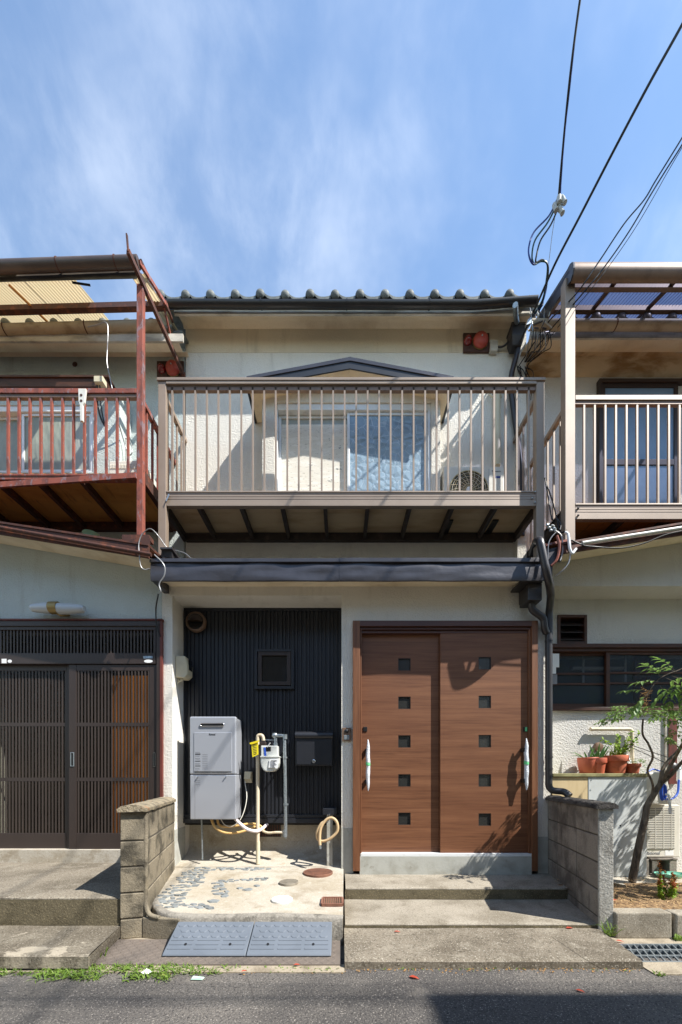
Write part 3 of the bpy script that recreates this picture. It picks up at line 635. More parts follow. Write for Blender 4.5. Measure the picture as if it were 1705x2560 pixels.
def roof(house, me, x0, n, Yt, zt, xr0, xr1, m_, rise=.42):
    mb = MB(); yb = 4.2; th = .05
    mb.hexa([(xr0, Yt + .05, zt - .030), (xr1, Yt + .05, zt - .030), (xr1, yb, zt - .030 + rise * (yb - Yt)), (xr0, yb, zt - .030 + rise * (yb - Yt)),
             (xr0, Yt + .05, zt - .005), (xr1, Yt + .05, zt - .005), (xr1, yb, zt - .02 + rise * (yb - Yt)), (xr0, yb, zt - .02 + rise * (yb - Yt))])
    rf = mb.obj('roof', m_, house)
    for r_ in range(2):
        for i in range(n):
            o = link('roof_tile', me, rf, (x0 + i * .2625, Yt + r_ * .30 + random.uniform(-.004, .004), zt + r_ * .30 * rise + .01 * r_ + random.uniform(-.003, .003)), (0, random.uniform(-.02, .02), 0))
    mm = MB(); mm.box(x0 - .05, x0 + (n - 1) * .2625 + .2, Yt + .035, Yt + .1, zt - .035, zt + .022); mm.obj('bedding_mortar', MORTAR, rf)
    return rf
def half_gutter(house, x0, x1, Y, z0, z1, r, m_, brackets=(), name='gutter', bm_=None, up=0.0):
    """half-round eaves gutter; z0 and z1 are rim heights at its ends"""
    m = MB(); ns = 24; rows = []
    for i in range(ns + 1):
        x = x0 + (x1 - x0) * i / ns; z = z0 + (z1 - z0) * i / ns + .004 * mnoise.noise(Vector((x * 2, 1, Y)))
        if up and i > ns - 4: z += up * (i - ns + 4) / 4
        ring = [Vector((x, Y - r * math.cos(R(a)), z - r * math.sin(R(a)))) for a in range(-8, 189, 14)]
        ring += [Vector((x, Y + (r - .006) * math.cos(R(a)), z - (r - .006) * math.sin(R(a)))) for a in range(0, 181, 18)]
        rows.append(ring + ring[:1])
    m.sheet(rows); m.add(rows[0][:-1], [tuple(range(len(rows[0]) - 1))]); m.add(rows[-1][:-1], [tuple(range(len(rows[0]) - 1))])
    g = m.obj(name, m_, house, smooth=50)
    for bx in brackets:
        z = z0 + (z1 - z0) * (bx - x0) / (x1 - x0); b = MB(); rr = r + .004
        b.sheet([[Vector((bx + q, Y - rr * math.cos(R(a)), z - rr * math.sin(R(a)))) for a in range(-20, 181, 20)] for q in (-.006, .006)])
        b.obj('gutter_bracket', bm_ or m_, g, fixn=False)
    return g

# ================================================================ the house in the middle
HM = thing('terraced_house', 'cream stucco two storey terraced house with brown sliding door and black siding', 'house', (.1, 2, 0))
WX0, WX1 = -1.79, 2.10
zc_ = Z(1489); z_d = Z(1550)
m = MB()
m.box(WX0, -1.686, 0, .9, 0, 3.05)                              # left pier
m.box(-1.686, .005, 0, .9, zc_, 3.05)                           # beam over the recess
m.box(.005, .12, 0, .9, .1, 3.05)                               # pier between recess and door
m.box(.12, 1.968, 0, .9, z_d - .03, 3.05)                       # over the door
m.box(1.968, WX1, 0, .9, .1, 3.05)
m.box(WX0, WX1, .0, .9, 3.05, 3.20)
m.obj('wall', WALL, HM)
MB().box(1.972, 2.07, .44, .9, 3.3, 6.2).obj('party_wall', WALL, HM); MB().box(-1.80, 2.15, .9, 4, 0, 6.1).obj('house_body', ROOM, HM)
for q in ((WX0 - .002, -1.690, -.004, .02, .0, Z(2062)), (-1.692, -1.682, .0, .30, .0, Z(2062, .28) - .02), (.003, .122, -.004, .02, .12, Z(2070)), (1.966, WX1 - .002, -.006, .02, .1, Z(2092))): MB().box(*q).obj('plinth', SILLC, HM)
m = MB(); m.box(-1.69, .008, .425, .6, .1, Z(2050, .28)); rows = []
for k, (yy, zz) in enumerate(((.425, .44), (.415, .385), (.39, .335), (.34, .300), (.25, .274), (.15, .252), (.04, .232))):
    rows.append([Vector((-1.69 + 1.70 * i / 20, yy + .008 * mnoise.noise(Vector((i * .4, k, 0))), zz)) for i in range(21)])
m.sheet(rows); m.obj('foundation', CONC, HM, smooth=60)
m = MB(); m.box(X(648, .42), X(702, .42), .418, .426, Z(2092, .42), Z(2055, .42)); fv = m.obj('foundation_vent', BLACK, HM)
for i in range(9): MB().box(X(650 + i * 6, .41), X(652.4 + i * 6, .41), .408, .417, Z(2090, .42), Z(2055, .42)).obj('bar', RUST_DK, fv)
# black ribbed siding at the back of the recess
sx0, sx1, sz0, sz1 = -1.688, .004, Z(2056, .28), zc_ + .02; prof = []; x = sx0; k = 0
while x < sx1:
    w1, w2 = (.022, .020) if k % 3 else (.030, .014)
    prof += [(x, .290), (x + .004, .278), (x + w1, .278), (x + w1 + .004, .290)]; x += w1 + w2; k += 1
m = MB(); m.sheet([[Vector((min(a, sx1), b, z)) for a, b in prof] for z in (sz0, sz1)]); sid = m.obj('siding', DARK, HM, fixn=False)
m = MB(); m.box(sx0, sx1, .255, .30, sz0 - .005, sz0 + .045); m.box(sx0, sx1, .262, .30, sz0 + .052, sz0 + .085); m.box(sx1 - .022, sx1, .258, .295, sz0 + .085, sz1 - .04); m.box(sx0, sx1, .268, .295, sz1 - .05, sz1 - .02); m.box(sx0, sx0 + .022, .262, .295, sz0 + .085, sz1 - .05)
m.obj('siding_trim', DARK, HM, bevel=.003)
MB().box(-1.69, .006, .30, .34, sz0 - .03, zc_ + .01).obj('backing_wall', ROOM, HM)
# little window in the siding
def frame4(mb, x0, x1, z0, z1, w, Y0, Y1):
    mb.box(x0, x0 + w, Y0, Y1, z0, z1); mb.box(x1 - w, x1, Y0, Y1, z0, z1); mb.box(x0 + w, x1 - w, Y0, Y1, z1 - w, z1); mb.box(x0 + w, x1 - w, Y0, Y1, z0, z0 + w)
Yw = .245; wx0, wx1, wz0, wz1 = X(636, Yw), X(735, Yw), Z(1722, Yw), Z(1622, Yw)
m = MB(); frame4(m, wx0, wx1, wz0, wz1, .030, Yw, .30); win = m.obj('window', DARK, HM, bevel=.003)
m = MB(); frame4(m, wx0 + .036, wx1 - .036, wz0 + .04, wz1 - .028, .040, Yw + .008, .30); m.obj('frame', BROWN_AL, win, bevel=.003)
MB().box(wx0 + .07, wx1 - .07, Yw + .03, .30, wz0 + .075, wz1 - .06).obj('pane', GLASS_DK, win)
# round vent hood
c = P(492, 1557, .27); m = MB(); r = .107
m.lathe([(r, 0), (r, .035), (r * .93, .045), (r * .80, .045), (r * .78, .012), (.01, .010)], c, (0, -1, 0), 32); vent = m.obj('vent_cap', ALU_DK, HM, smooth=40)
m = MB(); rows = []
for k in range(7):
    a = k / 6 * math.pi / 2; rr, h = r * .80 * math.cos(a * .999), .075 * math.sin(a) ** .8
    rows.append([c + Vector((rr * math.cos(R(t)), -.018 - h, rr * math.sin(R(t)))) for t in range(-8, 189, 14)])
m.sheet(rows); m.obj('hood', BROWN_AL, vent, smooth=60, fixn=False)
for k in range(5): MB().box(c.x - r * .66, c.x + r * .66, c.y - .028, c.y - .014, c.z - .068 + k * .015, c.z - .062 + k * .015).obj('louvre', BLACK, vent)
# canopy over the ground floor
cx0, cx1, cy = X(376, -.27), X(1357, -.27), -.27; cz0, cz1 = Z(1451, -.27), Z(1407, -.27)
m = MB(); rows = []
for yy, zz in ((.0, 3.045), (-.08, 3.035), (-.17, 3.0), (cy + .012, cz0 + .006)): rows.append([Vector((cx0 + .06 + (cx1 - cx0 - .06) * i / 30, yy, zz)) for i in range(31)])
m.sheet(rows); m.obj('soffit', SOFFIT, HM, smooth=60, fixn=False)
def dented(x0, x1, z0, z1, y, nx, amp, seedv):
    m = MB(); rows = []
    for j in range(7):
        r_ = []
        for i in range(nx + 1):
            x = x0 + (x1 - x0) * i / nx; q = amp * mnoise.noise(Vector((x * 3.1, j * .5 + seedv, seedv))) * (1.25 if j > 3 else .7) * min(1, i / 3, (nx - i) / 3)
            if j == 6: q -= .006
            if j == 0: q -= .004
            r_.append(Vector((x, y - q, z0 + (z1 - z0) * j / 6 + (.004 * mnoise.noise(Vector((x * 5, 3, seedv))) if j == 6 else 0))))
        rows.append(r_)
    m.sheet(rows); m.sheet([[p + Vector((0, .02, 0)) for p in rows[0]], rows[0]]); return m
xs = X(848, -.27)
fa = dented(cx0, xs - .001, cz0, cz1, cy, 46, .010, 1.7).obj('canopy_fascia', BLKMETAL, HM, smooth=60, fixn=False)
dented(xs + .001, cx1, cz0, cz1, cy - .002, 46, .010, 5.2).obj('canopy_fascia', BLKMETAL, HM, smooth=60, fixn=False)
m = MB(); zt = Z(1395, -.285)
m.box(cx0 - .004, xs, cy - .012, cy + .02, cz1 + .002, zt); m.box(xs, cx1 + .004, cy - .015, cy + .02, cz1 + .001, zt + .003); m.obj('canopy_flashing', BLKMETAL, HM, bevel=.003)
m = MB(); m.hexa([(cx0, cy + .02, cz0 + .02), (cx1, cy + .02, cz0 + .02), (cx1, .5, 3.30), (cx0, .5, 3.30), (cx0, cy + .02, zt - .01), (cx1, cy + .02, zt - .01), (cx1, .5, 3.36), (cx0, .5, 3.36)]); m.obj('canopy_roof', BLKMETAL, HM)
MB().box(cx0, cx0 + .05, cy + .02, .0, cz0 + .01, zt - .02).obj('canopy_end', BLKMETAL, HM)
# upper storey
U = .5; ux0, ux1 = -1.76, 1.985; uz1 = Z(819, U)
m = MB(); m.box(ux0, ux1, U, .9, 3.2, Z(882, U)); m.obj('wall', WALL, HM); MB().box(ux0, ux1, U - .004, .9, Z(882, U), uz1 + .12).obj('wall_band', WALL_BOUNCE, HM)
m = MB(); rows = []
ez = Z(785, .27)
for yy, zz in ((U - .003, uz1 - .02), (U - .03, uz1 + .004), (.42, uz1 - .015), (.35, uz1 - .05), (.29, ez + .012)): rows.append([Vector((ux0 - .02 + (ux1 - ux0 + .12) * i / 30, yy, zz + .004 * mnoise.noise(Vector((i * .5, yy * 9, 2))))) for i in range(31)])
m.sheet(rows); m.obj('soffit', SOFFIT, HM, smooth=70, fixn=False)
m = MB(); m.box(ux0 - .03, ux1 + .12, .268, .29, ez, ez + .09); m.obj('eaves_board', FASCIA_BD, HM)
roof(HM, T_MAIN, X(464.6 - 63, .2), 15, .2, Z(745, .2) + .022, -1.95, 2.16, TILE)
half_gutter(HM, X(392, .18), X(1345, .18), .205, Z(752, .18), Z(754, .18), .040, GUTTER_D, [X(q, .18) for q in (412, 652, 867, 1075)], bm_=GUTTER_D, up=.05)
# bay window with a gabled hood
Yb = .25; bx0, bx1 = X(655, Yb), X(1101, Yb); bz0, bz1 = 3.93, 5.30
gx0, gx1, gz0, gz1 = X(686, Yb), X(1078, Yb), 3.98, Z(1006, Yb)
m = MB(); m.box(bx0, gx0, Yb, U, bz0, bz1); m.box(gx1, bx1, Yb, U, bz0, bz1); m.box(gx0, gx1, Yb, U, gz1, bz1); m.box(gx0, gx1, Yb, U, bz0, gz0)
m.obj('bay_wall', WALL, HM, bevel=.004)
m = MB(); fx0, fx1, fz1 = gx0 + .002, gx1 - .002, gz1 - .002; w = .030
m.box(fx0, fx0 + w, Yb + .015, Yb + .12, gz0, fz1); m.box(fx1 - w, fx1, Yb + .015, Yb + .12, gz0, fz1); m.box(fx0 + w, fx1 - w, Yb + .015, Yb + .12, fz1 - .062, fz1); m.box(fx0 + w, fx1 - w, Yb + .01, Yb + .12, gz0, gz0 + .03)
bw = m.obj('window', WHITE_AL, HM, bevel=.003)
xm = X(873, Yb + .06)
def sash(x0, x1, Y, w=.028):
    q = MB(); frame4(q, x0, x1, gz0 + .031, fz1 - .064, w, Y, Y + .025); q.obj('frame', WHITE_AL, bw, bevel=.003)
sash(fx0 + w + .001, xm + .02, Yb + .075); sash(xm - .022, fx1 - w - .001, Yb + .040)
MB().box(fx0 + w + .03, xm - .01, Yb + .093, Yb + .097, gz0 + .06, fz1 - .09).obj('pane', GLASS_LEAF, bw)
MB().box(fx0 + w + .03, xm - .008, Yb + .083, Yb + .088, gz0 + .06, fz1 - .155).obj('cardboard', BOARD, bw)
MB().box(xm + .006, fx1 - w - .03, Yb + .052, Yb + .057, gz0 + .06, fz1 - .09).obj('pane', GLASS_HEX, bw)
MB().box(gx0, gx1, Yb + .16, Yb + .17, gz0, gz1).obj('room_back', ROOM, bw)
# hood: two slopes, dark barge boards, pale underside
hc, hw, Yh = .092, 1.055, .09; za, zb_ = Z(899, Yh), Z(899, Yh) - .197
m = MB()
for sgn in (-1, 1):
    xe = hc + sgn * hw
    m.hexa([(hc, Yh, za - .02), (xe, Yh, zb_ - .02), (xe, U, zb_ - .02), (hc, U, za - .02), (hc, Yh, za), (xe, Yh, zb_), (xe, U, zb_), (hc, U, za)])
hood = m.obj('window_hood', BLKMETAL, HM)
for sgn in (-1, 1):
    xe = hc + sgn * hw
    MB().hexa([(hc, Yh - .014, za - .105), (xe, Yh - .014, zb_ - .095), (xe, Yh - .001, zb_ - .095), (hc, Yh - .001, za - .105), (hc, Yh - .014, za - .03), (xe, Yh - .014, zb_ - .03), (xe, Yh - .001, zb_ - .03), (hc, Yh - .001, za - .03)]).obj('barge_board', DARK, hood)
    MB().hexa([(hc, Yh - .022, za - .032), (xe, Yh - .022, zb_ - .03), (xe, Yh + .01, zb_ - .03), (hc, Yh + .01, za - .032), (hc, Yh - .022, za + .004), (xe, Yh - .022, zb_ + .004), (xe, Yh + .01, zb_ + .004), (hc, Yh + .01, za + .004)]).obj('drip_edge', BLKMETAL, hood)
    MB().box(xe - .012, xe + .012, Yh + .012, U - .004, zb_ - .075, zb_ - .021).obj('eave_board', DARK, hood)
    MB().hexa([(hc, Yh, za - .075), (xe - sgn * .014, Yh, zb_ - .07), (xe - sgn * .014, U - .006, zb_ - .07), (hc, U - .006, za - .075), (hc, Yh, za - .022), (xe - sgn * .014, Yh, zb_ - .022), (xe - sgn * .014, U - .006, zb_ - .022), (hc, U - .006, za - .022)]).obj('hood_soffit', SOFFIT, hood)

# ---------------------------------------------------------------- brown sliding door
Yc = -.055; L0, L1, L2, L3 = 882, 900, 1330, 1345
door = MB().box(X(899, -.05) + .002, X(1330, -.05) - .002, -.050, .05, .16, Z(2141, -.04) - .001).obj('entrance_door', SILLC, HM)
for a, b in ((L0, L1), (L2, L3)): MB().box(X(a, Yc), X(b, Yc), Yc, .05, Z(2178, Yc), Z(1551, Yc)).obj('casing', WOODV, door, bevel=.003)
m = MB(); m.box(X(L1, Yc) + .0005, X(L2, Yc) - .0005, Yc, .05, Z(1565, Yc), Z(1551, Yc) - .001); m.box(X(901, -.03), X(1329, -.03), -.032, .05, Z(1574, -.03), Z(1565, Yc) - .004); m.box(X(903, -.01), X(1326, -.01), -.012, .06, Z(1583, -.01), Z(1574, -.03) - .003)
m.obj('head', WOOD_DK, door, bevel=.002)
m = MB(); m.box(X(900, -.03) + .002, X(904, -.03), -.03, .05, Z(2136, -.03), Z(1565, Yc) - .01); m.box(X(1322, -.03), X(1330, -.03) - .002, -.03, .05, Z(2136, -.03), Z(1565, Yc) - .01); m.obj('jamb', WOODV, door, bevel=.002)
m = MB(); m.box(X(901, -.03), X(1329, -.03), -.045, .06, Z(2141, -.04), Z(2134, -.04)); m.obj('threshold', WHITE_AL, door, bevel=.002)
def panel(x0, x1, y1, Y, cxp, ys, th=.036):
    ax0, ax1, z0, z1 = X(x0, Y), X(x1, Y), Z(y1, Y), Z(1581, Y); c = X(cxp, Y); h = .0625
    zz = [Z(y, Y) for y in ys]; m = MB()
    m.box(ax0, c - h, Y, Y + th, z0, z1); m.box(c + h, ax1, Y, Y + th, z0, z1)
    e = [z1] + [v for z in zz for v in (z + h, z - h)] + [z0]
    for a, b in zip(e[::2], e[1::2]): m.box(c - h, c + h, Y, Y + th, b, a)
    p = m.obj('door_panel', WOOD, door)
    for z in zz:
        MB().box(c - h, c + h, Y + .016, Y + .022, z - h, z + h).obj('pane', GLASS_SM, door)
        q = MB(); frame4(q, c - h + .0004, c + h - .0004, z - h + .0004, z + h - .0004, .0045, Y + .002, Y + .0155); q.obj('pane_trim', BROWN_AL, door)
    return p
panel(903, 1108, 2130, .036, 1011, (1661, 1757, 1853.5, 1951, 2047)); panel(1101, 1324, 2134.5, -.008, 1212, (1658, 1755, 1853, 1951, 2049))
# handles still wrapped in bubble film
def wrapped(x, y0, y1, Yd, label):
    Yp = Yd - .06; top, bot = P(x, y0, Yp), P(x, y1, Yp); pts = [top.lerp(bot, i / 14) + Vector((.002 * math.sin(i * 1.1), .004 * math.cos(i * 1.7), 0)) for i in range(15)]
    rr = [.004, .011, .016, .019, .021, .020, .022, .021, .020, .022, .020, .019, .017, .012, .004]
    h = MB().tube(pts, rr, 12).obj('handle', BUBBLE, door, smooth=70); h['label'] = label
    mid = top.lerp(bot, .47); MB().lathe([(.0228, 0), (.0228, .036)], mid - Vector((0, 0, .018)), n=12).obj('tape', GREENTAPE, h, smooth=60)
    for q in (.22, .82):
        p = top.lerp(bot, q); MB().box(p.x - .03, p.x + .0, p.y - .005, Yd, p.z - .02, p.z + .02).obj('bracket', BLACK, h, bevel=.003)
wrapped(920, 1849, 1977, .036, 'left door handle wrapped in bubble film'); wrapped(1316, 1846, 1975, -.008, 'right door handle wrapped in bubble film')
MB().pbox(908, 1817, 918, 1829, .028, .04).obj('lock', BLACK, door, bevel=.003); MB().pbox(1309, 1817, 1319, 1829, -.018, -.005).obj('lock', BLACK, door, bevel=.003); MB().pbox(1313, 1818, 1318, 1828, -.0215, -.0185).obj('lock_tag', GREENTAPE, door)

# ================================================================ left neighbour
HL = thing('terraced_house', 'older grey stucco house on the left with brown lattice door and red rusty balcony', 'house', (-3.2, 2, 0))
lx0 = -5.2; ldx0, ldx1 = X(-62), X(405); lz1 = Z(1551)
zwl = lambda x: Z(1359) + (Z(1423) - Z(1359)) * (x - X(0)) / (X(373) - X(0))     # soffit line on the wall
m = MB(); m.box(lx0, ldx0, 0, .9, .2, 3.2); m.box(ldx0, ldx1 - .002, 0, .9, lz1, 3.2)
m.hexa([(lx0, 0, 3.2), (ldx1 - .002, 0, 3.2), (ldx1 - .002, .9, 3.2), (lx0, .9, 3.2), (lx0, 0, zwl(lx0) + .05), (ldx1 - .002, 0, zwl(ldx1) + .05), (ldx1 - .002, .9, zwl(ldx1) + .05), (lx0, .9, zwl(lx0) + .05)])
m.obj('wall', WALL_L, HL)
MB().box(lx0, -1.81, .9, 4, 0, 5.8).obj('house_body', ROOM, HL)
m = MB(); m.box(ldx0, ldx1 - .003, -.03, .3, .26, Z(2124, -.03)); m.obj('door_sill', CONC, HL, bevel=.006)
# lattice sliding door
Yl = -.025
m = MB(); m.box(X(-60, Yl), X(400, Yl), Yl, .06, Z(1565, Yl), Z(1552, Yl)); m.box(X(391, Yl), X(400, Yl), Yl, .06, Z(2124, Yl), Z(1565, Yl) - .001); m.box(X(-60, Yl), X(-50, Yl), Yl, .06, Z(2124, Yl), Z(1565, Yl) - .001)
ld = m.obj('lattice_door', BROWN_AL, HL, bevel=.003)
MB().box(X(400, Yl) + .0005, X(406, Yl), Yl - .004, .05, Z(2124, Yl), Z(1551, Yl)).obj('jamb', RED_WOOD, ld)
MB().box(X(-60, Yl), X(407, Yl), Yl - .01, .05, Z(1551.5, Yl), Z(1547.5, Yl)).obj('head', RED_WOOD, ld)
m = MB(); m.box(X(-50, 0), X(391, 0), -.012, .06, Z(1576, 0), Z(1565, 0)); m.box(X(-50, 0), X(391, 0), -.018, .06, Z(1661, 0), Z(1634, 0)); m.box(X(385, 0), X(391, 0), -.012, .06, Z(1634, 0) + .001, Z(1576, 0) - .001); m.obj('transom_frame', BROWN_AL, ld, bevel=.003)
sl_t = MB(); w = .0078; sl_t.box(-w, w, 0, .004, Z(1634.5), Z(1575.5)); sl_t = sl_t.mesh('slat'); sl_t.materials.append(SLAT)
x = X(-48)
while x < X(384): link('slat', sl_t, ld, (x, -.002, 0)); x += .0334
def lattice(x0, x1, Y, sx0, sx1, right_cap):
    p = MB(); z0, zr, zt, z1 = Z(2123, Y), Z(2083, Y), Z(1677, Y), Z(1661, Y) - .003
    if sx0 is not None: p.box(X(x0, Y), X(sx0, Y), Y, Y + .03, z0, z1)
    p.box(X(sx1, Y), X(x1, Y), Y, Y + .03, z0, z1)
    a, b = X(sx0 if sx0 is not None else x0, Y) + .0005, X(sx1, Y) - .0005
    p.box(a, b, Y + .001, Y + .03, z0, zr); p.box(a, b, Y + .001, Y + .03, zt, z1)
    pn = p.obj('door_panel', BROWN_AL, ld, bevel=.003)
    me = MB().box(-w, w, Y + .003, Y + .006, zr, zt).mesh('slat'); me.materials.append(SLAT)
    q = a + .018
    while q < b - .008: link('slat', me, pn, (q, 0, 0)); q += .0334
    for yy in (1811, 1948.5): MB().box(a, b, Y + .002, Y + .007, Z(yy + 4.5, Y), Z(yy - 4.5, Y)).obj('rail', BROWN_AL, pn)
    MB().box(a, b, Y + .0072, Y + .0085, zr, zt).obj('pane', GLASS_RIB, pn)
    return pn
pl = lattice(-48, 175, .03, None, 166, 0); pr = lattice(172, 392, -.006, 191, 374, 1)
m = MB(); rows = []
for z in (Z(2085, .02), Z(1690, .02)): rows.append([Vector((X(284, .02) + i * .0089, .0065 + .0015 * math.sin(i * 1.05), z)) for i in range(41)])
m.sheet(rows); m.obj('curtain', CURTAIN, ld, smooth=60, fixn=False)
m = MB(); frame4(m, X(176, -.01), X(185, -.01), Z(1916, -.01), Z(1881, -.01), .006, -.013, -.005); hd = m.obj('handle', GALV, ld, bevel=.002); MB().box(X(178, -.01), X(183, -.01), -.009, -.005, Z(1913, -.01), Z(1884, -.01)).obj('recess', BLACK, hd)
m = MB(); frame4(m, X(382.5, -.01), X(388.5, -.01), Z(1917, -.01), Z(1881.5, -.01), .004, -.011, -.005); hd = m.obj('handle', CHROME, ld); MB().box(X(383.6, -.01), X(387.4, -.01), -.0085, -.005, Z(1914, -.01), Z(1885, -.01)).obj('recess', BLACK, hd)
for x0, y0, x1, y1, mm_ in ((4, 1647, 16, 1658, PAPER), (358, 1640, 381, 1646, GLASS_HEX)): MB().pbox(x0, y0, x1, y1, -.0195, -.0182).obj('sticker', mm_, ld)
for x0, rx, ry, mm_ in ((24.5, 5.5, 4, PAPER), (371, 11, 4, PAPER)):
    c = P(x0, 1653, -.0190); q = MB(); q.add([c + Vector((rx / 250 * math.cos(R(20 * i)), -.0005, ry / 250 * math.sin(R(20 * i)))) for i in range(18)], [tuple(range(18))]); q.obj('sticker', mm_, ld)
MB().box(ldx0 + .02, X(391), .35, .9, .41, 2.6).obj('room_back', ROOM, ld)
# porch canopy with its sloping soffit and gutters
def canopy(house, px0, px1, ys_front, ys_wall, ys_pipe, ys_flash, pipe_m, pipe_x, m_soff, side):
    """front line, wall line, pipe and flashing given as photo heights at px0 and px1"""
    Yf = -.33; e0, e1 = -5.2 if side < 0 else X(px0, Yf), X(px1, Yf) if side < 0 else 5.4
    def at(ys, Y):
        z0, z1 = Z(ys[0], Y), Z(ys[1], Y); x0, x1 = X(px0, Y), X(px1, Y); return lambda x: z0 + (z1 - z0) * (x - x0) / (x1 - x0)
    zf_, zw_ = at(ys_front, Yf), at(ys_wall, 0.0); m = MB(); rows = []
    n_ = 24
    for k in range(6):
        t = k / 5; r_ = []
        for i in range(n_ + 1):
            x = e0 + (e1 - e0) * i / n_; r_.append(Vector((x, Yf * t - .002, zw_(x) * (1 - t) + zf_(x) * t + .02 * math.sin(math.pi * t))))
        rows.append(r_)
    m.sheet(rows); m.obj('soffit', m_soff, house, smooth=60, fixn=False)
    fl = at(ys_flash, Yf); m = MB()
    m.hexa([(e0, Yf - .012, zf_(e0)), (e1, Yf - .012, zf_(e1)), (e1, Yf + .01, zf_(e1)), (e0, Yf + .01, zf_(e0)), (e0, Yf - .012, fl(e0) - .02), (e1, Yf - .012, fl(e1) - .02), (e1, Yf + .01, fl(e1) - .02), (e0, Yf + .01, fl(e0) - .02)])
    m.obj('canopy_fascia', RUST_DK, house)
    m = MB(); m.hexa([(e0, Yf - .02, fl(e0) - .018), (e1, Yf - .02, fl(e1) - .018), (e1, .5, fl(e1) + .08), (e0, .5, fl(e0) + .08), (e0, Yf - .02, fl(e0)), (e1, Yf - .02, fl(e1)), (e1, .5, fl(e1) + .12), (e0, .5, fl(e0) + .12)])
    m.obj('canopy_roof', RUST_DK, house)
    pz = at(ys_pipe, Yf - .035); a, b = (e0, X(pipe_x, Yf)) if side < 0 else (X(pipe_x, Yf), e1)
    m = MB(); m.tube([Vector((a + (b - a) * i / 12, Yf - .035, pz(a + (b - a) * i / 12))) for i in range(13)], .017, 10); m.obj('pipe', pipe_m, house, smooth=60)
canopy(HL, 0, 373, (1336, 1396), (1359, 1423), (1319, 1386), (1306, 1362), RUST_DK, 383, SOFFIT, -1)
# upper storey
U = .5; lux1 = -1.775
m = MB(); m.box(lx0, lux1, U, .9, 3.3, 6.0); m.obj('wall', WALL_L, HL)
m = MB(); rows = []
for yy, zz in ((U - .003, Z(893, U)), (.46, Z(893, U) + .02), (.34, Z(870, .3)), (.24, Z(856, .24))): rows.append([Vector((lx0 + (lux1 + .05 - lx0) * i / 20, yy, zz)) for i in range(21)])
m.sheet(rows); m.obj('soffit', SOFFIT, HL, smooth=60, fixn=False)
MB().box(lx0, lux1 + .1, .225, .245, Z(857, .24), Z(838, .24)).obj('eaves_board', FASCIA_BD, HL)
roof(HL, T_MAIN, X(382, .3) - 13 * .2625, 14, .28, Z(818, .28) + .03, lx0, lux1 + .05, TILE)
half_gutter(HL, lx0, X(408, .2), .205, Z(826, .2) - .03, Z(811, .2), .05, GUTTER_B, [X(q, .2) for q in (14, 216)], bm_=RUST_DK)
MB().lathe([(.02, 0), (.03, .006), (.012, .02), (0, .022)], P(188, 912, U), (0, -1, 0), 14).obj('wall_plug', RUST_DK, HL, smooth=50)
# bay window
Yb = .28; m = MB(); q0, q1 = -4.4, X(300, Yb); wz0, wz1 = 4.03, Z(985, Yb); w1_ = X(232, Yb)
m.box(w1_, q1, Yb, U, wz0, wz1); m.box(q0, w1_, Yb, U, Z(1013, Yb), wz1); m.box(q0, w1_, Yb, U, wz0, Z(1180, Yb)); m.obj('bay_wall', WALL_L, HL, bevel=.004)
m = MB(); m.box(q0, X(267, .22), .22, U, Z(966, .22), Z(944, .22)); m.box(q0, X(270, .2), .205, U, Z(943, .21), Z(938.5, .21)); m.obj('bay_top', OLD_FRAME, HL)
m = MB(); z0, z1 = Z(1180, Yb) + .002, Z(1013, Yb) - .002; m.box(q0, w1_ - .002, Yb + .01, Yb + .1, z1 - .055, z1); m.box(q0, w1_ - .002, Yb + .01, Yb + .1, z0, z0 + .022); m.box(w1_ - .03, w1_ - .002, Yb + .01, Yb + .1, z0 + .022, z1 - .055)
lwn = m.obj('window', WHITE_AL, HL, bevel=.002)
for a, b, yy in ((-3.95, X(56, Yb), .07), (X(48, Yb), w1_ - .032, .03)):
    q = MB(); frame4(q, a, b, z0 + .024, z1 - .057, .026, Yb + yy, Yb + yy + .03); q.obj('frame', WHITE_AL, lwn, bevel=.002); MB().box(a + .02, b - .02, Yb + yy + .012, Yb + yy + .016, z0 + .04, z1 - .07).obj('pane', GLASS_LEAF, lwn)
MB().box(q0, w1_, Yb + .15, Yb + .16, wz0, wz1).obj('room_back', ROOM, lwn)

# ================================================================ right neighbour
HR = thing('terraced_house', 'older beige house on the right with wooden kitchen window and stained eaves', 'house', (3.6, 2, 0))
rx1 = 5.4; Yr = .28
zwr = lambda x: Z(1405) + (Z(1357) - Z(1405)) * (x - X(1404)) / (X(1705) - X(1404))
m = MB(); zb = Z(1465)
m.hexa([(2.102, 0, zb), (rx1, 0, zb), (rx1, .9, zb), (2.102, .9, zb), (2.102, 0, zwr(2.102) + .05), (rx1, 0, zwr(rx1) + .05), (rx1, .9, zwr(rx1) + .05), (2.102, .9, zwr(2.102) + .05)])
kz0, kz1 = Z(1772, Yr), Z(1614, Yr); vx0, vx1, vz0, vz1 = X(1393, Yr), X(1466, Yr), Z(1611, Yr), Z(1538, Yr)
m.box(2.102, rx1, Yr, .9, .1, kz0); m.box(2.102, vx0, Yr, .9, kz1, zb); m.box(vx1, rx1, Yr, .9, kz1, zb); m.box(vx0, vx1, Yr, .9, vz1, zb); m.box(vx0, vx1, Yr, .9, kz1 - .001, vz0)
m.box(4.6, rx1, Yr + .001, .9, kz0, kz1)
m.obj('wall', WALL_R, HR)
MB().box(2.16, rx1, .95, 4, 0, 5.8).obj('house_body', ROOM, HR)
canopy(HR, 1404, 1705, (1385, 1338), (1405, 1357), (1366, 1320), (1359, 1308), WHITEPL, 1449, SOFFIT, 1)
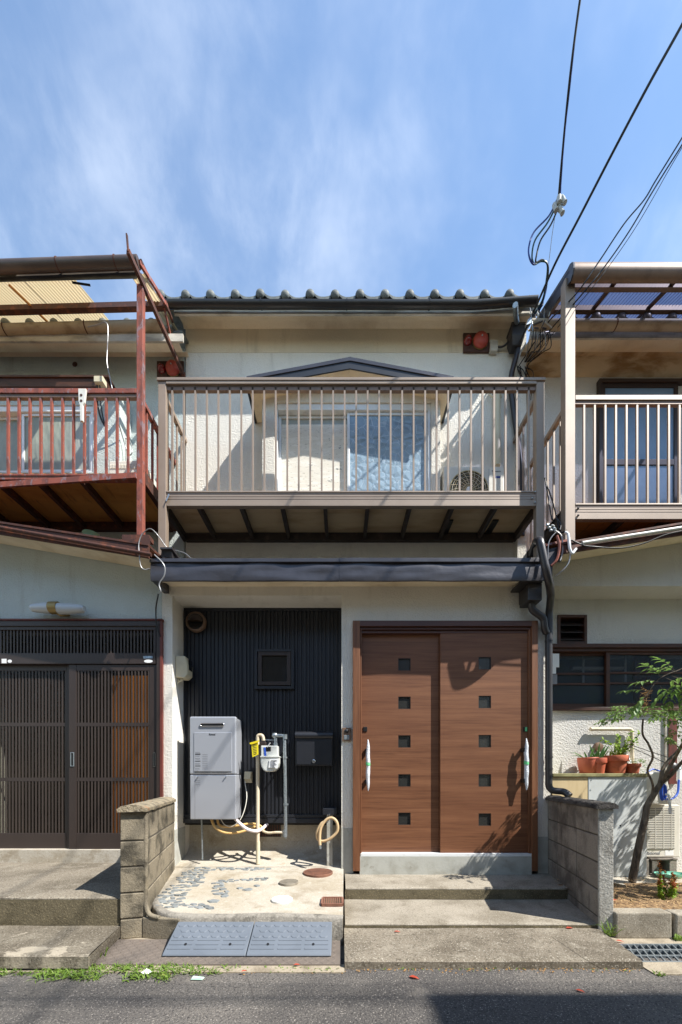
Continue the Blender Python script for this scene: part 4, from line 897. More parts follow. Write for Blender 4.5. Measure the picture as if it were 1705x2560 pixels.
# louvred kitchen vent
m = MB(); frame4(m, vx0, vx1, vz0, vz1, .030, Yr - .015, .5); lv = m.obj('louvre_vent', OLD_FRAME, HR, bevel=.003)
for k in range(3):
    z = vz0 + .045 + k * .078; MB().hexa([(vx0 + .03, Yr - .005, z), (vx1 - .03, Yr - .005, z), (vx1 - .03, Yr + .06, z + .05), (vx0 + .03, Yr + .06, z + .05), (vx0 + .03, Yr - .005, z + .006), (vx1 - .03, Yr - .005, z + .006), (vx1 - .03, Yr + .06, z + .056), (vx0 + .03, Yr + .06, z + .056)]).obj('louvre', BROWN_AL, lv)
MB().box(vx0 + .02, vx1 - .02, Yr + .1, Yr + .11, vz0, vz1).obj('back', BLACK, lv)
# kitchen window
m = MB(); k0 = 2.104; k1 = 4.6
m.box(k0, k1, Yr - .03, Yr + .1, kz1 - .03, kz1 + .012); m.box(k0, k1, Yr - .04, Yr + .1, kz0 - .022, kz0 + .012); m.box(k0, k1, Yr - .01, Yr + .1, kz1 - .065, kz1 - .031)
kw = m.obj('window', OLD_FRAME, HR, bevel=.003)
def ksash(a, b, Y):
    q = MB(); z0, z1 = kz0 + .014, kz1 - .067; q.box(a, a + .04, Y, Y + .03, z0, z1); q.box(b - .04, b, Y, Y + .03, z0, z1); q.box(a + .0405, b - .0405, Y, Y + .03, z0, z0 + .05); q.box(a + .0405, b - .0405, Y, Y + .03, z1 - .025, z1)
    for yy in (1681, 1707): q.box(a + .0405, b - .0405, Y + .002, Y + .03, Z(yy + 2.5, Yr), Z(yy - 2.5, Yr))
    q.obj('frame', OLD_FRAME, kw, bevel=.002); MB().box(a + .03, b - .03, Y + .014, Y + .018, z0 + .02, z1 - .02).obj('pane', KGLASS, kw)
KGLASS = through('kitchen_glass', rgb(66, 78, 88), .68, .14, (.85, .88, .92, 1))
ksash(k0 + .002, X(1530, Yr), Yr + .045); ksash(X(1517, Yr), 4.05, Yr + .008)
MB().box(k0, k1, .75, .8, kz0, kz1).obj('room_back', ROOM_K, kw)
MB().box(X(1582, .45), X(1622, .45), .42, .45, Z(1760, .45), Z(1630, .45)).obj('cupboard_side', RED_WOOD, kw)
MB().box(X(1430, .5), X(1558, .5), .48, .53, Z(1675, .5), Z(1668, .5)).obj('kitchen_shelf', WHITEPL, kw)
for px_ in (1455, 1560): MB().box(X(px_, .46), X(px_ + 5, .46), .45, .46, Z(1710, .46), Z(1632, .46)).obj('shelf_post', WHITEPL, kw)
# upper storey
m = MB(); m.box(2.0, rx1, U, .9, 3.3, Z(943, U)); m.obj('wall', WALL_R, HR)
m = MB(); rows = []
for k, (yy, zz) in enumerate(((U - .001, Z(944, U)), (U - .03, Z(938, U)), (U - .045, Z(915, U)), (U - .06, Z(890, U - .06)), (U - .10, Z(880, U - .1)))): rows.append([Vector((2.0 + (rx1 - 2.0) * i / 40, yy + .008 * mnoise.noise(Vector((i * .4, k, 4))), zz + .006 * mnoise.noise(Vector((i * .6, k, 9))))) for i in range(41)])
m.sheet(rows); m.obj('stained_cove', STAINED, HR, smooth=70, fixn=False)
m = MB(); rows = []
for yy, zz in ((U - .10, Z(880, U - .1)), (.30, Z(862, .30)), (.22, Z(846, .22))): rows.append([Vector((2.0 + (rx1 - 2.0) * i / 20, yy, zz)) for i in range(21)])
m.sheet(rows); m.obj('soffit', SOFFIT, HR, smooth=60, fixn=False)
MB().box(2.0, rx1, .205, .222, Z(847, .21), Z(828, .21)).obj('eaves_board', FASCIA_BD, HR)
roof(HR, T_RIGHT, X(1427, .14), 13, .14, Z(803, .14) + .03, 2.17, rx1, TILE_R)
half_gutter(HR, X(1325, .12), rx1, .12, Z(811, .12), Z(814, .12), .048, GUTTER_B, [X(1537, .12), X(1800, .12)], bm_=RUST_DK)
m = MB(); z0, z1 = 3.66, Z(957, U); x0 = X(1491, U); frame4(m, x0, 4.9, z0, z1, .035, U - .05, U + .05); rwn = m.obj('window', BROWN_AL, HR, bevel=.003)
for a, b, yy in ((x0 + .036, X(1690, U), -.03), (X(1676, U), 4.86, .005)):
    q = MB(); frame4(q, a, b, z0 + .036, z1 - .036, .045, U + yy, U + yy + .03); q.box(a + .0455, b - .0455, U + yy + .001, U + yy + .03, Z(1167, U), Z(1153, U)); q.obj('frame', BROWN_AL, rwn, bevel=.002)
    MB().box(a + .03, b - .03, U + yy + .012, U + yy + .016, z0 + .05, z1 - .05).obj('pane', GLASS_BLUE, rwn)

# ================================================================ balconies
def balcony(label, x0, x1, Yf, ztop, zbeam1, zbeam0, nb, bx0, bx1, m_, mj, deckm, post_bot, left_side=True, right_side=True, post_top=None, pw=.078, joists=(), cap=True, dk_rows=3, bal_w=.0165, xl_post=True, xr_post=True):
    t = thing('balcony', label, 'balcony', ((x0 + x1) / 2, Yf, post_bot))
    Yw_ = .495
    for x, on in ((x0, xl_post), (x1 - pw, xr_post)):
        if on: MB().box(x, x + pw, Yf, Yf + pw * .8, post_bot, post_top or ztop - .002).obj('post', m_, t, bevel=.004)
    a = x0 + pw if xl_post else x0; b = x1 - pw if xr_post else x1
    if cap:
        MB().box(x0 - .008, x1 + .008, Yf - .012, Yf + .07, ztop, ztop + .028).obj('rail', m_, t, bevel=.003)
        MB().box(a + .001, b - .001, Yf - .006, Yf + .055, ztop - .030, ztop - .001).obj('rail', m_, t, bevel=.003)
        MB().box(a + .001, b - .001, Yf + .012, Yf + .045, ztop - .075, ztop - .040).obj('rail', ALU_DK, t)
    else:
        MB().box(a + .001, b - .001, Yf, Yf + .055, ztop - .045, ztop).obj('rail', m_, t, bevel=.003)
        MB().box(a + .001, b - .001, Yf + .01, Yf + .045, ztop - .075, ztop - .046).obj('rail', ALU_DK, t)
    me = MB().box(-bal_w / 2, bal_w / 2, Yf + .012, Yf + .012 + bal_w, zbeam1 - .01, ztop - .034).mesh('baluster'); me.materials.append(m_)
    for i in range(nb): link('baluster', me, t, (bx0 + (bx1 - bx0) * i / (nb - 1), 0, 0))
    MB().box(a + .001, b - .001, Yf + .004, Yf + .05, zbeam0, zbeam1 - .018).obj('beam', m_, t, bevel=.003)
    MB().box(a + .001, b - .001, Yf - .002, Yf + .055, zbeam1 - .017, zbeam1).obj('beam_cap', m_, t, bevel=.003)
    for zz in (.45, .62, .78): MB().box(a + .002, b - .002, Yf + .0022, Yf + .006, zbeam0 + (zbeam1 - zbeam0) * zz, zbeam0 + (zbeam1 - zbeam0) * zz + .0022).obj('groove', ALU_DK, t)
    # sides
    for on, x in ((left_side, x0 + .012), (right_side, x1 - .052)):
        if not on: continue
        MB().box(x, x + .04, Yf + .07, Yw_, ztop - .10, ztop - .055).obj('side_rail', m_, t, bevel=.003)
        MB().box(x, x + .04, Yf + .07, Yw_, zbeam1 - .04, zbeam1).obj('side_rail', m_, t, bevel=.003)
        ms = MB().box(x + .010, x + .010 + bal_w, -bal_w / 2, bal_w / 2, zbeam1 - .01, ztop - .09).mesh('baluster'); ms.materials.append(m_)
        y = Yf + .13
        while y < Yw_ - .03: link('baluster', ms, t, (0, y, 0)); y += .112
        MB().box(x, x + .045, Yf + .07, Yw_, zbeam0 + .005, zbeam0 + .13).obj('side_beam', mj, t)
    for xj in joists: MB().box(xj - .018, xj + .018, Yf + .052, Yw_ - .03, zbeam0 + .008, zbeam0 + .075).obj('joist', mj, t)
    MB().box(x0 + .05, x1 - .05, Yw_ - .045, Yw_, zbeam0 - .005, zbeam0 + .085).obj('wall_beam', mj, t)
    # deck boards along the front
    yy = Yf + .055; wd = (Yw_ - .05 - yy) / dk_rows
    for k in range(dk_rows): MB().box(x0 + .055, x1 - .055, yy + k * wd + .0015, yy + (k + 1) * wd - .0015, zbeam0 + .076, zbeam0 + .10).obj('deck_board', deckm, t)
    return t
YB = -.075
bm = balcony('bronze aluminium balcony across the middle house with thin upright bars', X(395, YB), X(1361, YB), YB, Z(953, YB), Z(1227, YB), Z(1264, YB), 32, X(428.8, YB), X(1323.5, YB), ALU, STEEL_DK, DECK, 3.20,
             joists=[X(q, .0) for q in (498, 604, 706, 813, 919, 1024, 1130, 1238)])
for q, z in ((.965, 1231), (.962, 1246), (.966, 1257)): MB().lathe([(.008, 0), (.008, .008), (.004, .014)], P(1337 if q > .963 else 1330, z, YB), (0, -1, 0), 8).obj('bolt', GALV, bm)
MB().hexa([P(416, 1254, YB - .02), P(424, 1237, YB - .02), P(424, 1237, YB), P(416, 1254, YB), P(414, 1251, YB - .02), P(421, 1234, YB - .02), P(421, 1234, YB), P(414, 1251, YB)]).obj('clamp', GALV, bm)
YB2 = -.25
br = balcony('tall bronze aluminium balcony on the right house under purple roofing', X(1413, YB2), 4.9, YB2, Z(987, YB2), Z(1258, YB2), Z(1297, YB2), 26, X(1463, YB2), X(1463 + 25 * 26.6, YB2), ALU, STEEL_DK, PLY, 3.34,
             right_side=False, post_top=5.80, pw=.094, joists=[X(1463 + 26.6 * 4 * k + 40, .1) for k in range(6)], cap=False, xr_post=False)
for y in (1271, 1289): MB().lathe([(.010, 0), (.010, .006), (.005, .012)], P(1445, y, YB2), (0, -1, 0), 8).obj('bolt', BLACK, br)
bl = balcony('rusty red painted steel balcony on the left house', -4.6, X(357, YB2), YB2, Z(970, YB2), Z(1185, YB2), Z(1198, YB2), 25, X(317, YB2) - 24 * 27.4 / 268, X(317, YB2), RUST, RUST_DK, PLY, Z(1352, YB2),
             left_side=False, post_top=Z(708, YB2), pw=.060, joists=[X(q, .1) for q in (-160, -50, 55, 150, 253)], cap=False, xl_post=False, bal_w=.019, dk_rows=2)
MB().bar(P(-60, 1217, YB2 - .02), P(341, 1189, YB2 - .02), .02, .05).obj('tilted_beam', RUST, bl)
MB().box(X(308, YB2), X(376, YB2), YB2 - .02, YB2 + .06, Z(1352, YB2), Z(1340, YB2)).obj('base_plate', RUST_DK, bl)
MB().hexa([P(308, 1352, YB2 - .022), P(376, 1362, YB2 - .022), P(376, 1362, YB2 - .016), P(308, 1352, YB2 - .016), P(308, 1336, YB2 - .022), P(376, 1346, YB2 - .022), P(376, 1346, YB2 - .016), P(308, 1336, YB2 - .016)]).obj('base_angle', RUST_DK, bl)
# laundry pole holder clipped on the red rail
t = thing('pole_holder', 'white plastic laundry pole holder clipped to the red balcony rail', 'holder', P(205, 970, YB2 - .03))
m = MB(); m.prism([P(195, 971, YB2 - .03), P(215, 971, YB2 - .03), P(211, 1005, YB2 - .03), P(207, 1012, YB2 - .03), P(207, 1052, YB2 - .03), P(200, 1052, YB2 - .03), P(199, 1012, YB2 - .03), P(196, 1003, YB2 - .03)], (0, .02, 0)); m.obj('body', WHITEPL, t, bevel=.003)
for y in (988, 1002): MB().lathe([(.012, 0), (.012, .002)], P(203, y, YB2 - .03), (0, -1, 0), 12).obj('hole', BRBOARD, t)

# ================================================================ awnings
aw = thing('awning', 'broken awning of yellowed corrugated plastic on rusty rafters over the left balcony', 'awning', (-3, 0, 5.7))
zs = lambda Y: 5.862 + (Y + .2) * .47
def corr(x0, x1, Y0, Y1, zfun, pitch, amp, m_, name, par, nseg=6):
    n_ = max(2, int((x1 - x0) / pitch * nseg)); m = MB(); rows = []
    for y in (Y0, Y1): rows.append([Vector((x0 + (x1 - x0) * i / n_, y, zfun(y) + amp * math.sin(2 * math.pi * (i / nseg)))) for i in range(n_ + 1)])
    m.sheet(rows); return m.obj(name, m_, par, smooth=80, fixn=False)
corr(-4.7, -3.02, -.26, .52, zs, .032, .006, FRP, 'roof_sheet', aw); corr(-3.03, -2.535, -.25, .50, lambda y: zs(y) + .008, .032, .006, FRP, 'roof_sheet', aw); corr(-1.975, -1.84, -.25, .52, zs, .032, .006, FRP, 'roof_sheet', aw)
MB().tube([Vector((-4.7 + 2.84 * i / 10, -.305, 5.770 + .0098 * i)) for i in range(11)], .046, 14).obj('gutter_pipe', GUTTER_BR, aw, smooth=60)
for q in (146, 290): MB().lathe([(.049, -.006), (.049, .006)], (X(q, -.305), -.305, 5.772 + .098 * (X(q, -.305) + 4.7) / 2.84), (1, 0, .03), 14).obj('gutter_strap', RUST_DK, aw, smooth=40)
MB().hexa([P(-230, 711, -.25), P(343, 697, -.25), P(343, 697, -.2), P(-230, 711, -.2), P(-230, 690, -.25), P(343, 674, -.25), P(343, 674, -.2), P(-230, 690, -.2)]).obj('purlin', OLDWOOD, aw)
MB().bar(P(-230, 782, .1), P(419, 765, .1), .05, .052).obj('purlin', RUST_DK, aw)
MB().bar(P(320, 628, -.45), P(461, 941, .49), .030, .045).obj('rafter', RUST_DK, aw)
MB().bar(P(317, 586, -.45), P(320.5, 630, -.45), .018, .012).obj('stub', RUST_DK, aw)
MB().bar(P(348, 655, -.30), P(417, 765, .1), .022, .035).obj('rafter', RUST, aw); MB().bar(P(411, 770, .1), P(431, 862, .3), .014, .03).obj('strut', RUST, aw); MB().bar(P(417, 765, .1), P(432, 805, .25), .02, .02).obj('strut', RUST_DK, aw)
MB().tube(PP((180, 706, -.2), (226, 713, -.16)), .009, 6).obj('loose_rod', BLACK, aw)
MB().bar(P(23, 713, -.15), P(126, 812, .32), .018, .012).obj('rafter', ORANGE_RIB, aw)
MB().bar(P(352, 652, -.29), P(370, 690, -.16), .016, .03).obj('rafter', RUST_DK, aw)
ALU_BR = mat('brown_rafter', rgb(84, 64, 54), .5)
ar = thing('awning', 'awning of purple corrugated plastic with bronze bullnose over the right balcony', 'awning', (3.2, 0, 5.7))
zr_ = lambda Y: 5.872 + (Y + .15) * .42; ax0, ax1 = X(1430, -.30), 5.0
corr(ax0 - .02, ax1, -.28, .36, zr_, .034, .011, PURPLE, 'roof_sheet', ar)
m = MB(); z0, z1 = Z(702, -.30), Z(656, -.30); prof = [(-.30 + .0, z0), (-.325, z0 + .02), (-.345, z0 + .06), (-.345, z0 + .10), (-.325, z0 + .14), (-.29, z1), (-.25, z1 + .004), (-.25, z1 - .02), (-.30, z1 - .05), (-.315, z0 + .07), (-.28, z0)]
m.prism([Vector((ax0, a, b)) for a, b in prof], (ax1 - ax0, 0, 0)); m.obj('bullnose_gutter', ALU_DK, ar, smooth=50)
m = MB(); m.prism([Vector((ax0 - .014, a, b)) for a, b in prof[:7]] + [Vector((ax0 - .014, .38, 6.13)), Vector((ax0 - .014, .38, 6.00))], (.013, 0, 0)); m.obj('end_panel', BLKMETAL, ar)
for yy, ym in ((-.15, 716), (.12, 772)): MB().box(ax0 + .02, ax1, yy - .02, yy + .02, Z(ym + 6, yy) - .01, Z(ym - 6, yy) - .01).obj('purlin', ALU_DK, ar)
MB().bar((ax0 + .02, -.28, 5.78), (ax0 + .02, .42, 6.05), .045, .06).obj('rafter', ALU_DK, ar)
for xx in (2.60, 3.16, 3.72, 4.28): MB().bar((xx, -.28, zr_(-.28) - .02), (xx, .36, zr_(.36) - .02), .035, .022).obj('rafter', ALU_BR, ar)

# ================================================================ fittings on the middle house
Yh = .02
t = thing('water_heater', 'silver gas water heater with pipe cover on the black siding', 'heater', P(532, 2049, Yh))
hx0, hx1 = X(474, Yh), X(590, Yh); z0, zm, z1 = Z(2049, Yh), Z(1936.5, Yh), Z(1791, Yh)
m = MB(); m.box(hx0 + .006, hx1 - .006, Yh + .03, .262, zm + .002, z1 - .01); m.obj('casing', HEATER, t, bevel=.006)
m = MB(); m.box(hx0, hx1, Yh, Yh + .05, zm + .003, z1); m.obj('front_cover', HEATER, t, bevel=.014, seg=3)
m = MB(); m.box(hx0 + .045, hx1 - .04, Yh - .006, Yh + .002, zm + .03, z1 - .16); m.obj('front_panel', HEATER, t, bevel=.004)
m = MB(); m.box(hx0 + .002, hx1 - .002, Yh + .004, .25, z0, zm - .002); m.obj('pipe_cover', HEATER, t, bevel=.008)
MB().box(hx0 + .052, hx0 + .055, Yh + .0028, Yh + .006, z0 + .01, zm - .008).obj('seam', PALEINK, t)
m = MB(); a, b = P(501, 1812, Yh), P(561, 1812, Yh)
ring = []
for i in range(32):
    q = 2 * math.pi * i / 32; ex = (1 if math.cos(q) > 0 else -1) * (b.x - a.x - .03) / 2; ring.append(Vector(((a.x + b.x) / 2 + ex + .013 * math.cos(q), Yh - .008, a.z + .013 * math.sin(q))))
m.tube(ring + ring[:1], .0045, 6, False); ex = m.obj('exhaust_rim', CHROME, t, smooth=60)
MB().box(a.x + .006, b.x - .006, Yh - .006, Yh + .001, a.z - .009, a.z + .009).obj('exhaust_slot', BLACK, t, bevel=.003)
lettering('Rinnai', .026, P(530.5, 1836, Yh - .0075), INK, t)
for k in range(2): MB().box(hx0 + .055 + k * .168, hx0 + .215 + k * .168, Yh - .0075, Yh - .0055, zm + .020, zm + .024).obj('slot', BLACK, t)
for px_ in (495, 565): MB().lathe([(.006, 0), (.006, .014), (.002, .016)], P(px_, 1942, Yh), (0, -1, 0), 10).obj('knob', CHROME, t, smooth=40)
for k, (yy, w_) in enumerate(((1880, 12), (1884, 13), (1889, 11), (1895, 12), (1902, 13), (1908, 12), (1914, 13), (1920, 11), (1926, 8))): MB().pbox(488, yy, 488 + w_, yy + (2.6 if k % 2 else 1.6), Yh - .0072, Yh - .0058).obj('printed_line', INK if k in (1, 4, 6) else PALEINK, t)
for k in range(9): MB().pbox(506, 1886 + k * 4.4, 519, 1887 + k * 4.4, Yh - .0072, Yh - .0058).obj('printed_line', PALEINK, t)
for k in range(3): MB().pbox(488, 1951 + k * 5, 500, 1952.2 + k * 5, Yh + .0028, Yh + .005).obj('printed_line', PALEINK, t)
m = MB(); m.tube(PP((504, 2049, .12), (505, 2080, .12), (506, 2149, .1)), .0085, 8); m.obj('drain_pipe', GALV, t, smooth=60)
for name, pts, r, mm_ in (('hot_water_hose', ((528, 2047, .1), (538, 2068, .08), (560, 2081, .08), (590, 2082, .1), (620, 2074, .14), (645, 2062, .2)), .013, FOAM),
                         ('hose', ((543, 2047, .14), (548, 2062, .13), (566, 2067, .12), (600, 2063, .14), (625, 2059, .17), (648, 2063, .18), (660, 2075, .16)), .012, FOAM),
                         ('gas_hose', ((588, 2047, .1), (601, 2060, .05), (618, 2073, .03), (640, 2078, .06), (655, 2072, .15), (668, 2060, .28)), .017, WHITEPIPE),
                         ('remote_wire', ((552, 2048, .1), (562, 2062, .08), (580, 2066, .06), (600, 2050, .05), (612, 2022, .08), (617, 1990, .12), (613, 1960, .2), (612, 1952, .22)), .0042, WHITEPL)):
    MB().tube(spline([P(*q) for q in pts], 6), r, 8).obj(name, mm_, t, smooth=60)
# socket box
t = thing('socket_box', 'small cream weatherproof socket box beside the water heater', 'socket', P(619, 1957, .24))
m = MB(); m.box(X(611, .235), X(629, .235), .235, .277, Z(1957, .235), Z(1929, .235)); m.obj('back_box', CREAM, t, bevel=.004)
m = MB(); q0, q1 = X(610.5, .215), X(627, .215); m.hexa([(q0, .20, Z(1948, .2)), (q1, .20, Z(1948, .2)), (q1, .234, Z(1948, .2)), (q0, .234, Z(1948, .2)), (q0, .222, Z(1929, .2)), (q1, .222, Z(1929, .2)), (q1, .234, Z(1929, .2)), (q0, .234, Z(1929, .2))]); m.obj('hood', CREAM, t, bevel=.003)
# gas meter between its two pipes
Yg = .12
t = thing('gas_meter', 'white gas meter hung between a cream pipe and a galvanised pipe', 'gas meter', P(645, 2160, Yg))
gp = MB(); gp.tube(elbow(PP((644.5, 2168, .10), (644.5, 2000, .12), (644, 1838, .13), (656, 1838, .13), (659, 1852, .13)), .03), .0185, 12); gp.obj('inlet_pipe', CREAMPIPE, t, smooth=50)
MB().tube(PP((645, 2160, .10), (645, 2104, .107)), .0215, 12).obj('pipe_sleeve', CREAM, t, smooth=50)
MB().tube(PP((642.5, 1893, .13), (642.5, 1884, .13)), .0205, 12).obj('joint', GALV, t, smooth=50)
gp = MB(); gp.tube(elbow(PP((689, 1862, .13), (689, 1839, .13), (711, 1839, .13), (713, 1960, .13), (714, 2083, .13)), .03), .0175, 12); gp.obj('outlet_pipe', GALV, t, smooth=50)
for y0, y1 in ((1836, 1848), (1858, 1866), (2074, 2092)): 
    xx = 689 if y1 < 1870 and y0 > 1850 else 712.5
    MB().tube(PP((xx, y0, .13), (xx, y1, .13)), .0235, 10).obj('joint', GALV, t, smooth=40)
MB().lathe([(.006, -.03), (.026, -.022), (.03, 0), (.026, .022), (.006, .03)], P(687, 1839, .125), (1, 0, 0), 14).obj('joint', GALV, t, smooth=60)
for y in (1894, 2011):
    MB().tube(PP((712.5 + (y > 1950), y - 2.5, .13), (712.5 + (y > 1950), y + 2.5, .13)), .023, 10).obj('clamp', GALV, t, smooth=40); MB().bar(P(713, y, .13), P(720, y, .27), .01, .02).obj('bracket', GALV, t)
MB().tube(PP((714, 2092, .13), (714, 2096, .13)), .010, 8).obj('plug', GALV, t); MB().tube(spline(PP((708, 2081, .13), (690, 2081, .13), (670, 2082, .14), (655, 2076, .16), (648, 2066, .19), (640, 2061, .22)), 5), .013, 8).obj('gas_hose', CREAMPIPE, t, smooth=60)
MB().tube(PP((704, 2080, .13), (694, 2081, .13)), .0105, 8).obj('joint', GALV, t)
MB().tube(PP((660, 1850, .13), (690, 1850, .13)), .0035, 6).obj('hanger_bar', GALV, t)
m = MB(); m.box(X(652, .06), X(694, .06), .06, .19, Z(1891, .06), Z(1864, .06)); m.obj('meter_head', METERW, t, bevel=.008)
out_ = [(651, 1891), (697, 1891), (697, 1908), (694, 1918), (687, 1927), (680, 1929), (664, 1929), (658, 1925), (653, 1916), (651, 1906)]
m = MB(); m.prism([P(a, b, .045) for a, b in out_], (0, .13, 0)); m.obj('meter_case', METERW, t, bevel=.012, seg=3)
MB().box(X(650, .04), X(698, .04), .038, .182, Z(1893.5, .04), Z(1890, .04)).obj('flange', METERW, t, bevel=.003)
MB().pbox(665, 1867, 677, 1878, .0575, .062).obj('display', GLASS_DK, t)
m = MB(); a = [P(674, 1898, .035), P(698, 1896, .030), P(694, 1921, .030), P(671, 1919, .035)]; m.prism(a, (0, .004, 0)); lab_ = m.obj('paper_label', PAPER, t)
for k in range(6): MB().pbox(677, 1901 + k * 3.2, 692 - (k * 5) % 7, 1902.4 + k * 3.2, .0285, .0305).obj('printed_line', INK if k == 0 else PALEINK, lab_)
m = MB(); m.box(X(649, .08), X(664, .08), .08, .15, Z(1868, .08), Z(1854, .08)); m.obj('valve', BROWN_AL, t, bevel=.006)
MB().lathe([(.022, -.02), (.024, 0), (.018, .03), (.008, .05)], P(642, 1868, .125), (0, -1, 0), 12).obj('stopcock', BRASSY, t, smooth=40)
MB().prism([P(628, 1856, .07), P(645, 1851, .065), P(646, 1886, .07), P(631, 1893, .07)], (0, .003, 0)).obj('yellow_tag', YELLOW, t); MB().prism([P(624, 1857, .06), P(648, 1850, .055), P(648, 1854, .055), P(625, 1861, .06)], (0, .002, 0)).obj('yellow_tag', YELLOW, t)
for k in range(7): MB().prism([P(631 + k * .5, 1861 + k * 4, .066), P(642, 1859 + k * 4, .066), P(642, 1860.2 + k * 4, .066), P(631 + k * .5, 1862.2 + k * 4, .066)], (0, .001, 0)).obj('printed_line', INK, t)
MB().prism([P(659, 1868, .056), P(664, 1869, .056), P(666, 1891, .056), P(661, 1890, .056)], (0, .002, 0)).obj('blue_tie', CABLE_BL if False else BLUE, t); MB().tube(PP((668, 1868, .05), (676, 1857, .045)), .005, 6).obj('seal_tie', WHITE, t)
# letter box
t = thing('letter_box', 'black steel letter box on the black siding', 'letter box', P(784, 1914, .15))
Ym = .15; m = MB(); m.box(X(739, Ym), X(831, Ym), Ym, .275, Z(1914, Ym), Z(1838, Ym)); m.obj('body', DARK, t, bevel=.004)
m = MB(); q0, q1 = X(737.5, .13), X(832, .13); m.sheet([[Vector((q0, y, z)), Vector((q1, y, z))] for y, z in ((.14, Z(1845, .14)), (.128, Z(1842, .13)), (.127, Z(1836, .13)), (.14, Z(1831, .14)), (.17, Z(1829, .17)), (.275, Z(1829, .275)))]); m.obj('lid', DARK, t, smooth=50, fixn=False)
MB().box(X(742, Ym), X(828, Ym), Ym - .004, Ym + .001, Z(1911, Ym), Z(1850, Ym)).obj('door', DARK, t, bevel=.002)
MB().lathe([(.019, 0), (.019, .006), (.012, .008), (.011, .004), (0, .004)], P(784.5, 1903, Ym - .004), (0, -1, 0), 18).obj('lock', CHROME, t, smooth=40)
# intercom
t = thing('intercom', 'small bronze camera intercom on the pier left of the brown door', 'intercom', P(866, 1852, -.02))
MB().box(X(855, -.02), X(878, -.02), -.02, .0, Z(1852, -.02), Z(1819, -.02)).obj('case', ALU_DK, t, bevel=.003); MB().lathe([(.021, 0), (.021, .004), (.012, .010), (0, .011)], P(866, 1828, -.02), (0, -1, 0), 18).obj('lens', BLACK, t, smooth=40)
MB().pbox(860, 1838, 873, 1849, -.0235, -.0195).obj('button', GALV, t, bevel=.002)
for k in range(3): MB().pbox(875, 1824 + k * 3, 876.5, 1825.2 + k * 3, -.0215, -.0195).obj('slot', BLACK, t)
# electric meter on the left return of the recess
t = thing('electric_meter', 'beige electricity meter box on the left side wall of the porch recess', 'electric meter', P(456, 1698, .1))
m = MB(); a = [Vector((-1.684, .06, Z(1695, .09))), Vector((-1.60, .075, Z(1695, .09))), Vector((-1.575, .10, Z(1686, .1))), Vector((-1.575, .10, Z(1660, .1))), Vector((-1.59, .075, Z(1641, .09))), Vector((-1.684, .06, Z(1641, .09)))]
m.prism(a, (0, .13, 0)); m.obj('case', CREAM, t, bevel=.010, seg=3); MB().box(-1.5765, -1.572, .13, .21, Z(1676, .15), Z(1650, .15)).obj('dial_window', GLASS_DK, t)
for k in range(3): MB().tube(spline([Vector((-1.67 + .02 * k, .10, Z(1697, .1))), Vector((-1.668 + .02 * k, .10, Z(1702, .1))), Vector((-1.676, .09, Z(1712 - 3 * k, .1)))], 4), .005, 6).obj('wire', CREAM, t, smooth=60)
# garden tap on its post
t = thing('garden_tap', 'garden tap on a grey post with a coiled tan hose in the porch', 'tap', P(824, 2158, .05))
Yt_ = .06; m = MB(); m.box(X(816.5, Yt_), X(831.5, Yt_), Yt_, Yt_ + .06, .18, Z(2033, Yt_)); m.obj('post', SILLC, t, bevel=.004); MB().box(X(807, Yt_), X(841, Yt_), Yt_ - .02, .26, Z(2037, Yt_), Z(2021, Yt_)).obj('shelf', DARK, t, bevel=.003)
MB().tube(elbow(PP((823, 2041, Yt_), (823, 2044, .0), (817, 2056, -.02)), .02), .010, 10).obj('spout', CHROME, t, smooth=60); MB().lathe([(.004, 0), (.016, .004), (.016, .012), (.004, .016)], P(822, 2038, .03), (0, -.4, 1), 10).obj('tap_handle', CHROME, t, smooth=40)
pts = [(816, 2052, -.02), (803, 2060, -.03), (793, 2080, -.03), (795, 2098, -.02), (808, 2103, -.03), (826, 2096, -.04), (843, 2078, -.04), (842, 2056, -.04), (830, 2045, -.03), (815, 2050, -.03), (802, 2070, -.04), (799, 2095, -.05), (800, 2113, -.06)]
MB().tube(spline([P(*q) for q in pts], 7), .0145, 10).obj('hose', TANHOSE, t, smooth=60); MB().tube(PP((800, 2110, -.06), (801, 2122, -.06)), .011, 8).obj('hose_end', GALV, t, smooth=50)
# rain pipes
t = thing('downpipe', 'black rain pipe from the upper gutter past the middle balcony', 'downpipe', P(1300, 1340, .4))
MB().tube(elbow(PP((1288, 762, .13), (1290, 790, .25), (1293, 812, .38)), .04), .026, 12).obj('offset_pipe', GALV, t, smooth=60)
m = MB(); q0, q1, z0, z1 = X(1279, .36), X(1311, .36), Z(858, .36), Z(810, .36); m.box(q0 - .006, q1 + .006, .34, .48, z1 - .025, z1); m.hexa([(q0 + .02, .38, z0), (q1 - .02, .38, z0), (q1 - .02, .47, z0), (q0 + .02, .47, z0), (q0, .345, Z(840, .36)), (q1, .345, Z(840, .36)), (q1, .478, Z(840, .36)), (q0, .478, Z(840, .36))]); m.box(q0, q1, .346, .477, Z(840, .36), z1 - .026)
m.obj('hopper', BLACKPIPE, t, bevel=.003)
MB().tube(elbow(PP((1296, 850, .42), (1296, 868, .42), (1278, 938, .42), (1276, 965, .43), (1290, 1070, .45), (1304, 1180, .45), (1305, 1340, .44)), .05), .029, 12).obj('pipe', BLACKPIPE, t, smooth=60)
t = thing('downpipe', 'long black rain pipe right of the brown door ending on the block wall', 'downpipe', P(1372, 1980, -.05))
MB().tube(elbow(PP((1330, 1385, .10), (1340, 1352, -.08), (1350, 1352, -.36), (1366, 1428, -.36), (1374, 1462, -.30), (1377, 1490, -.15), (1373, 1530, -.055), (1372, 1600, -.055)), .05), [.034] * 31 if False else .034, 14).obj('upper_pipe', BLACKPIPE, t, smooth=60)
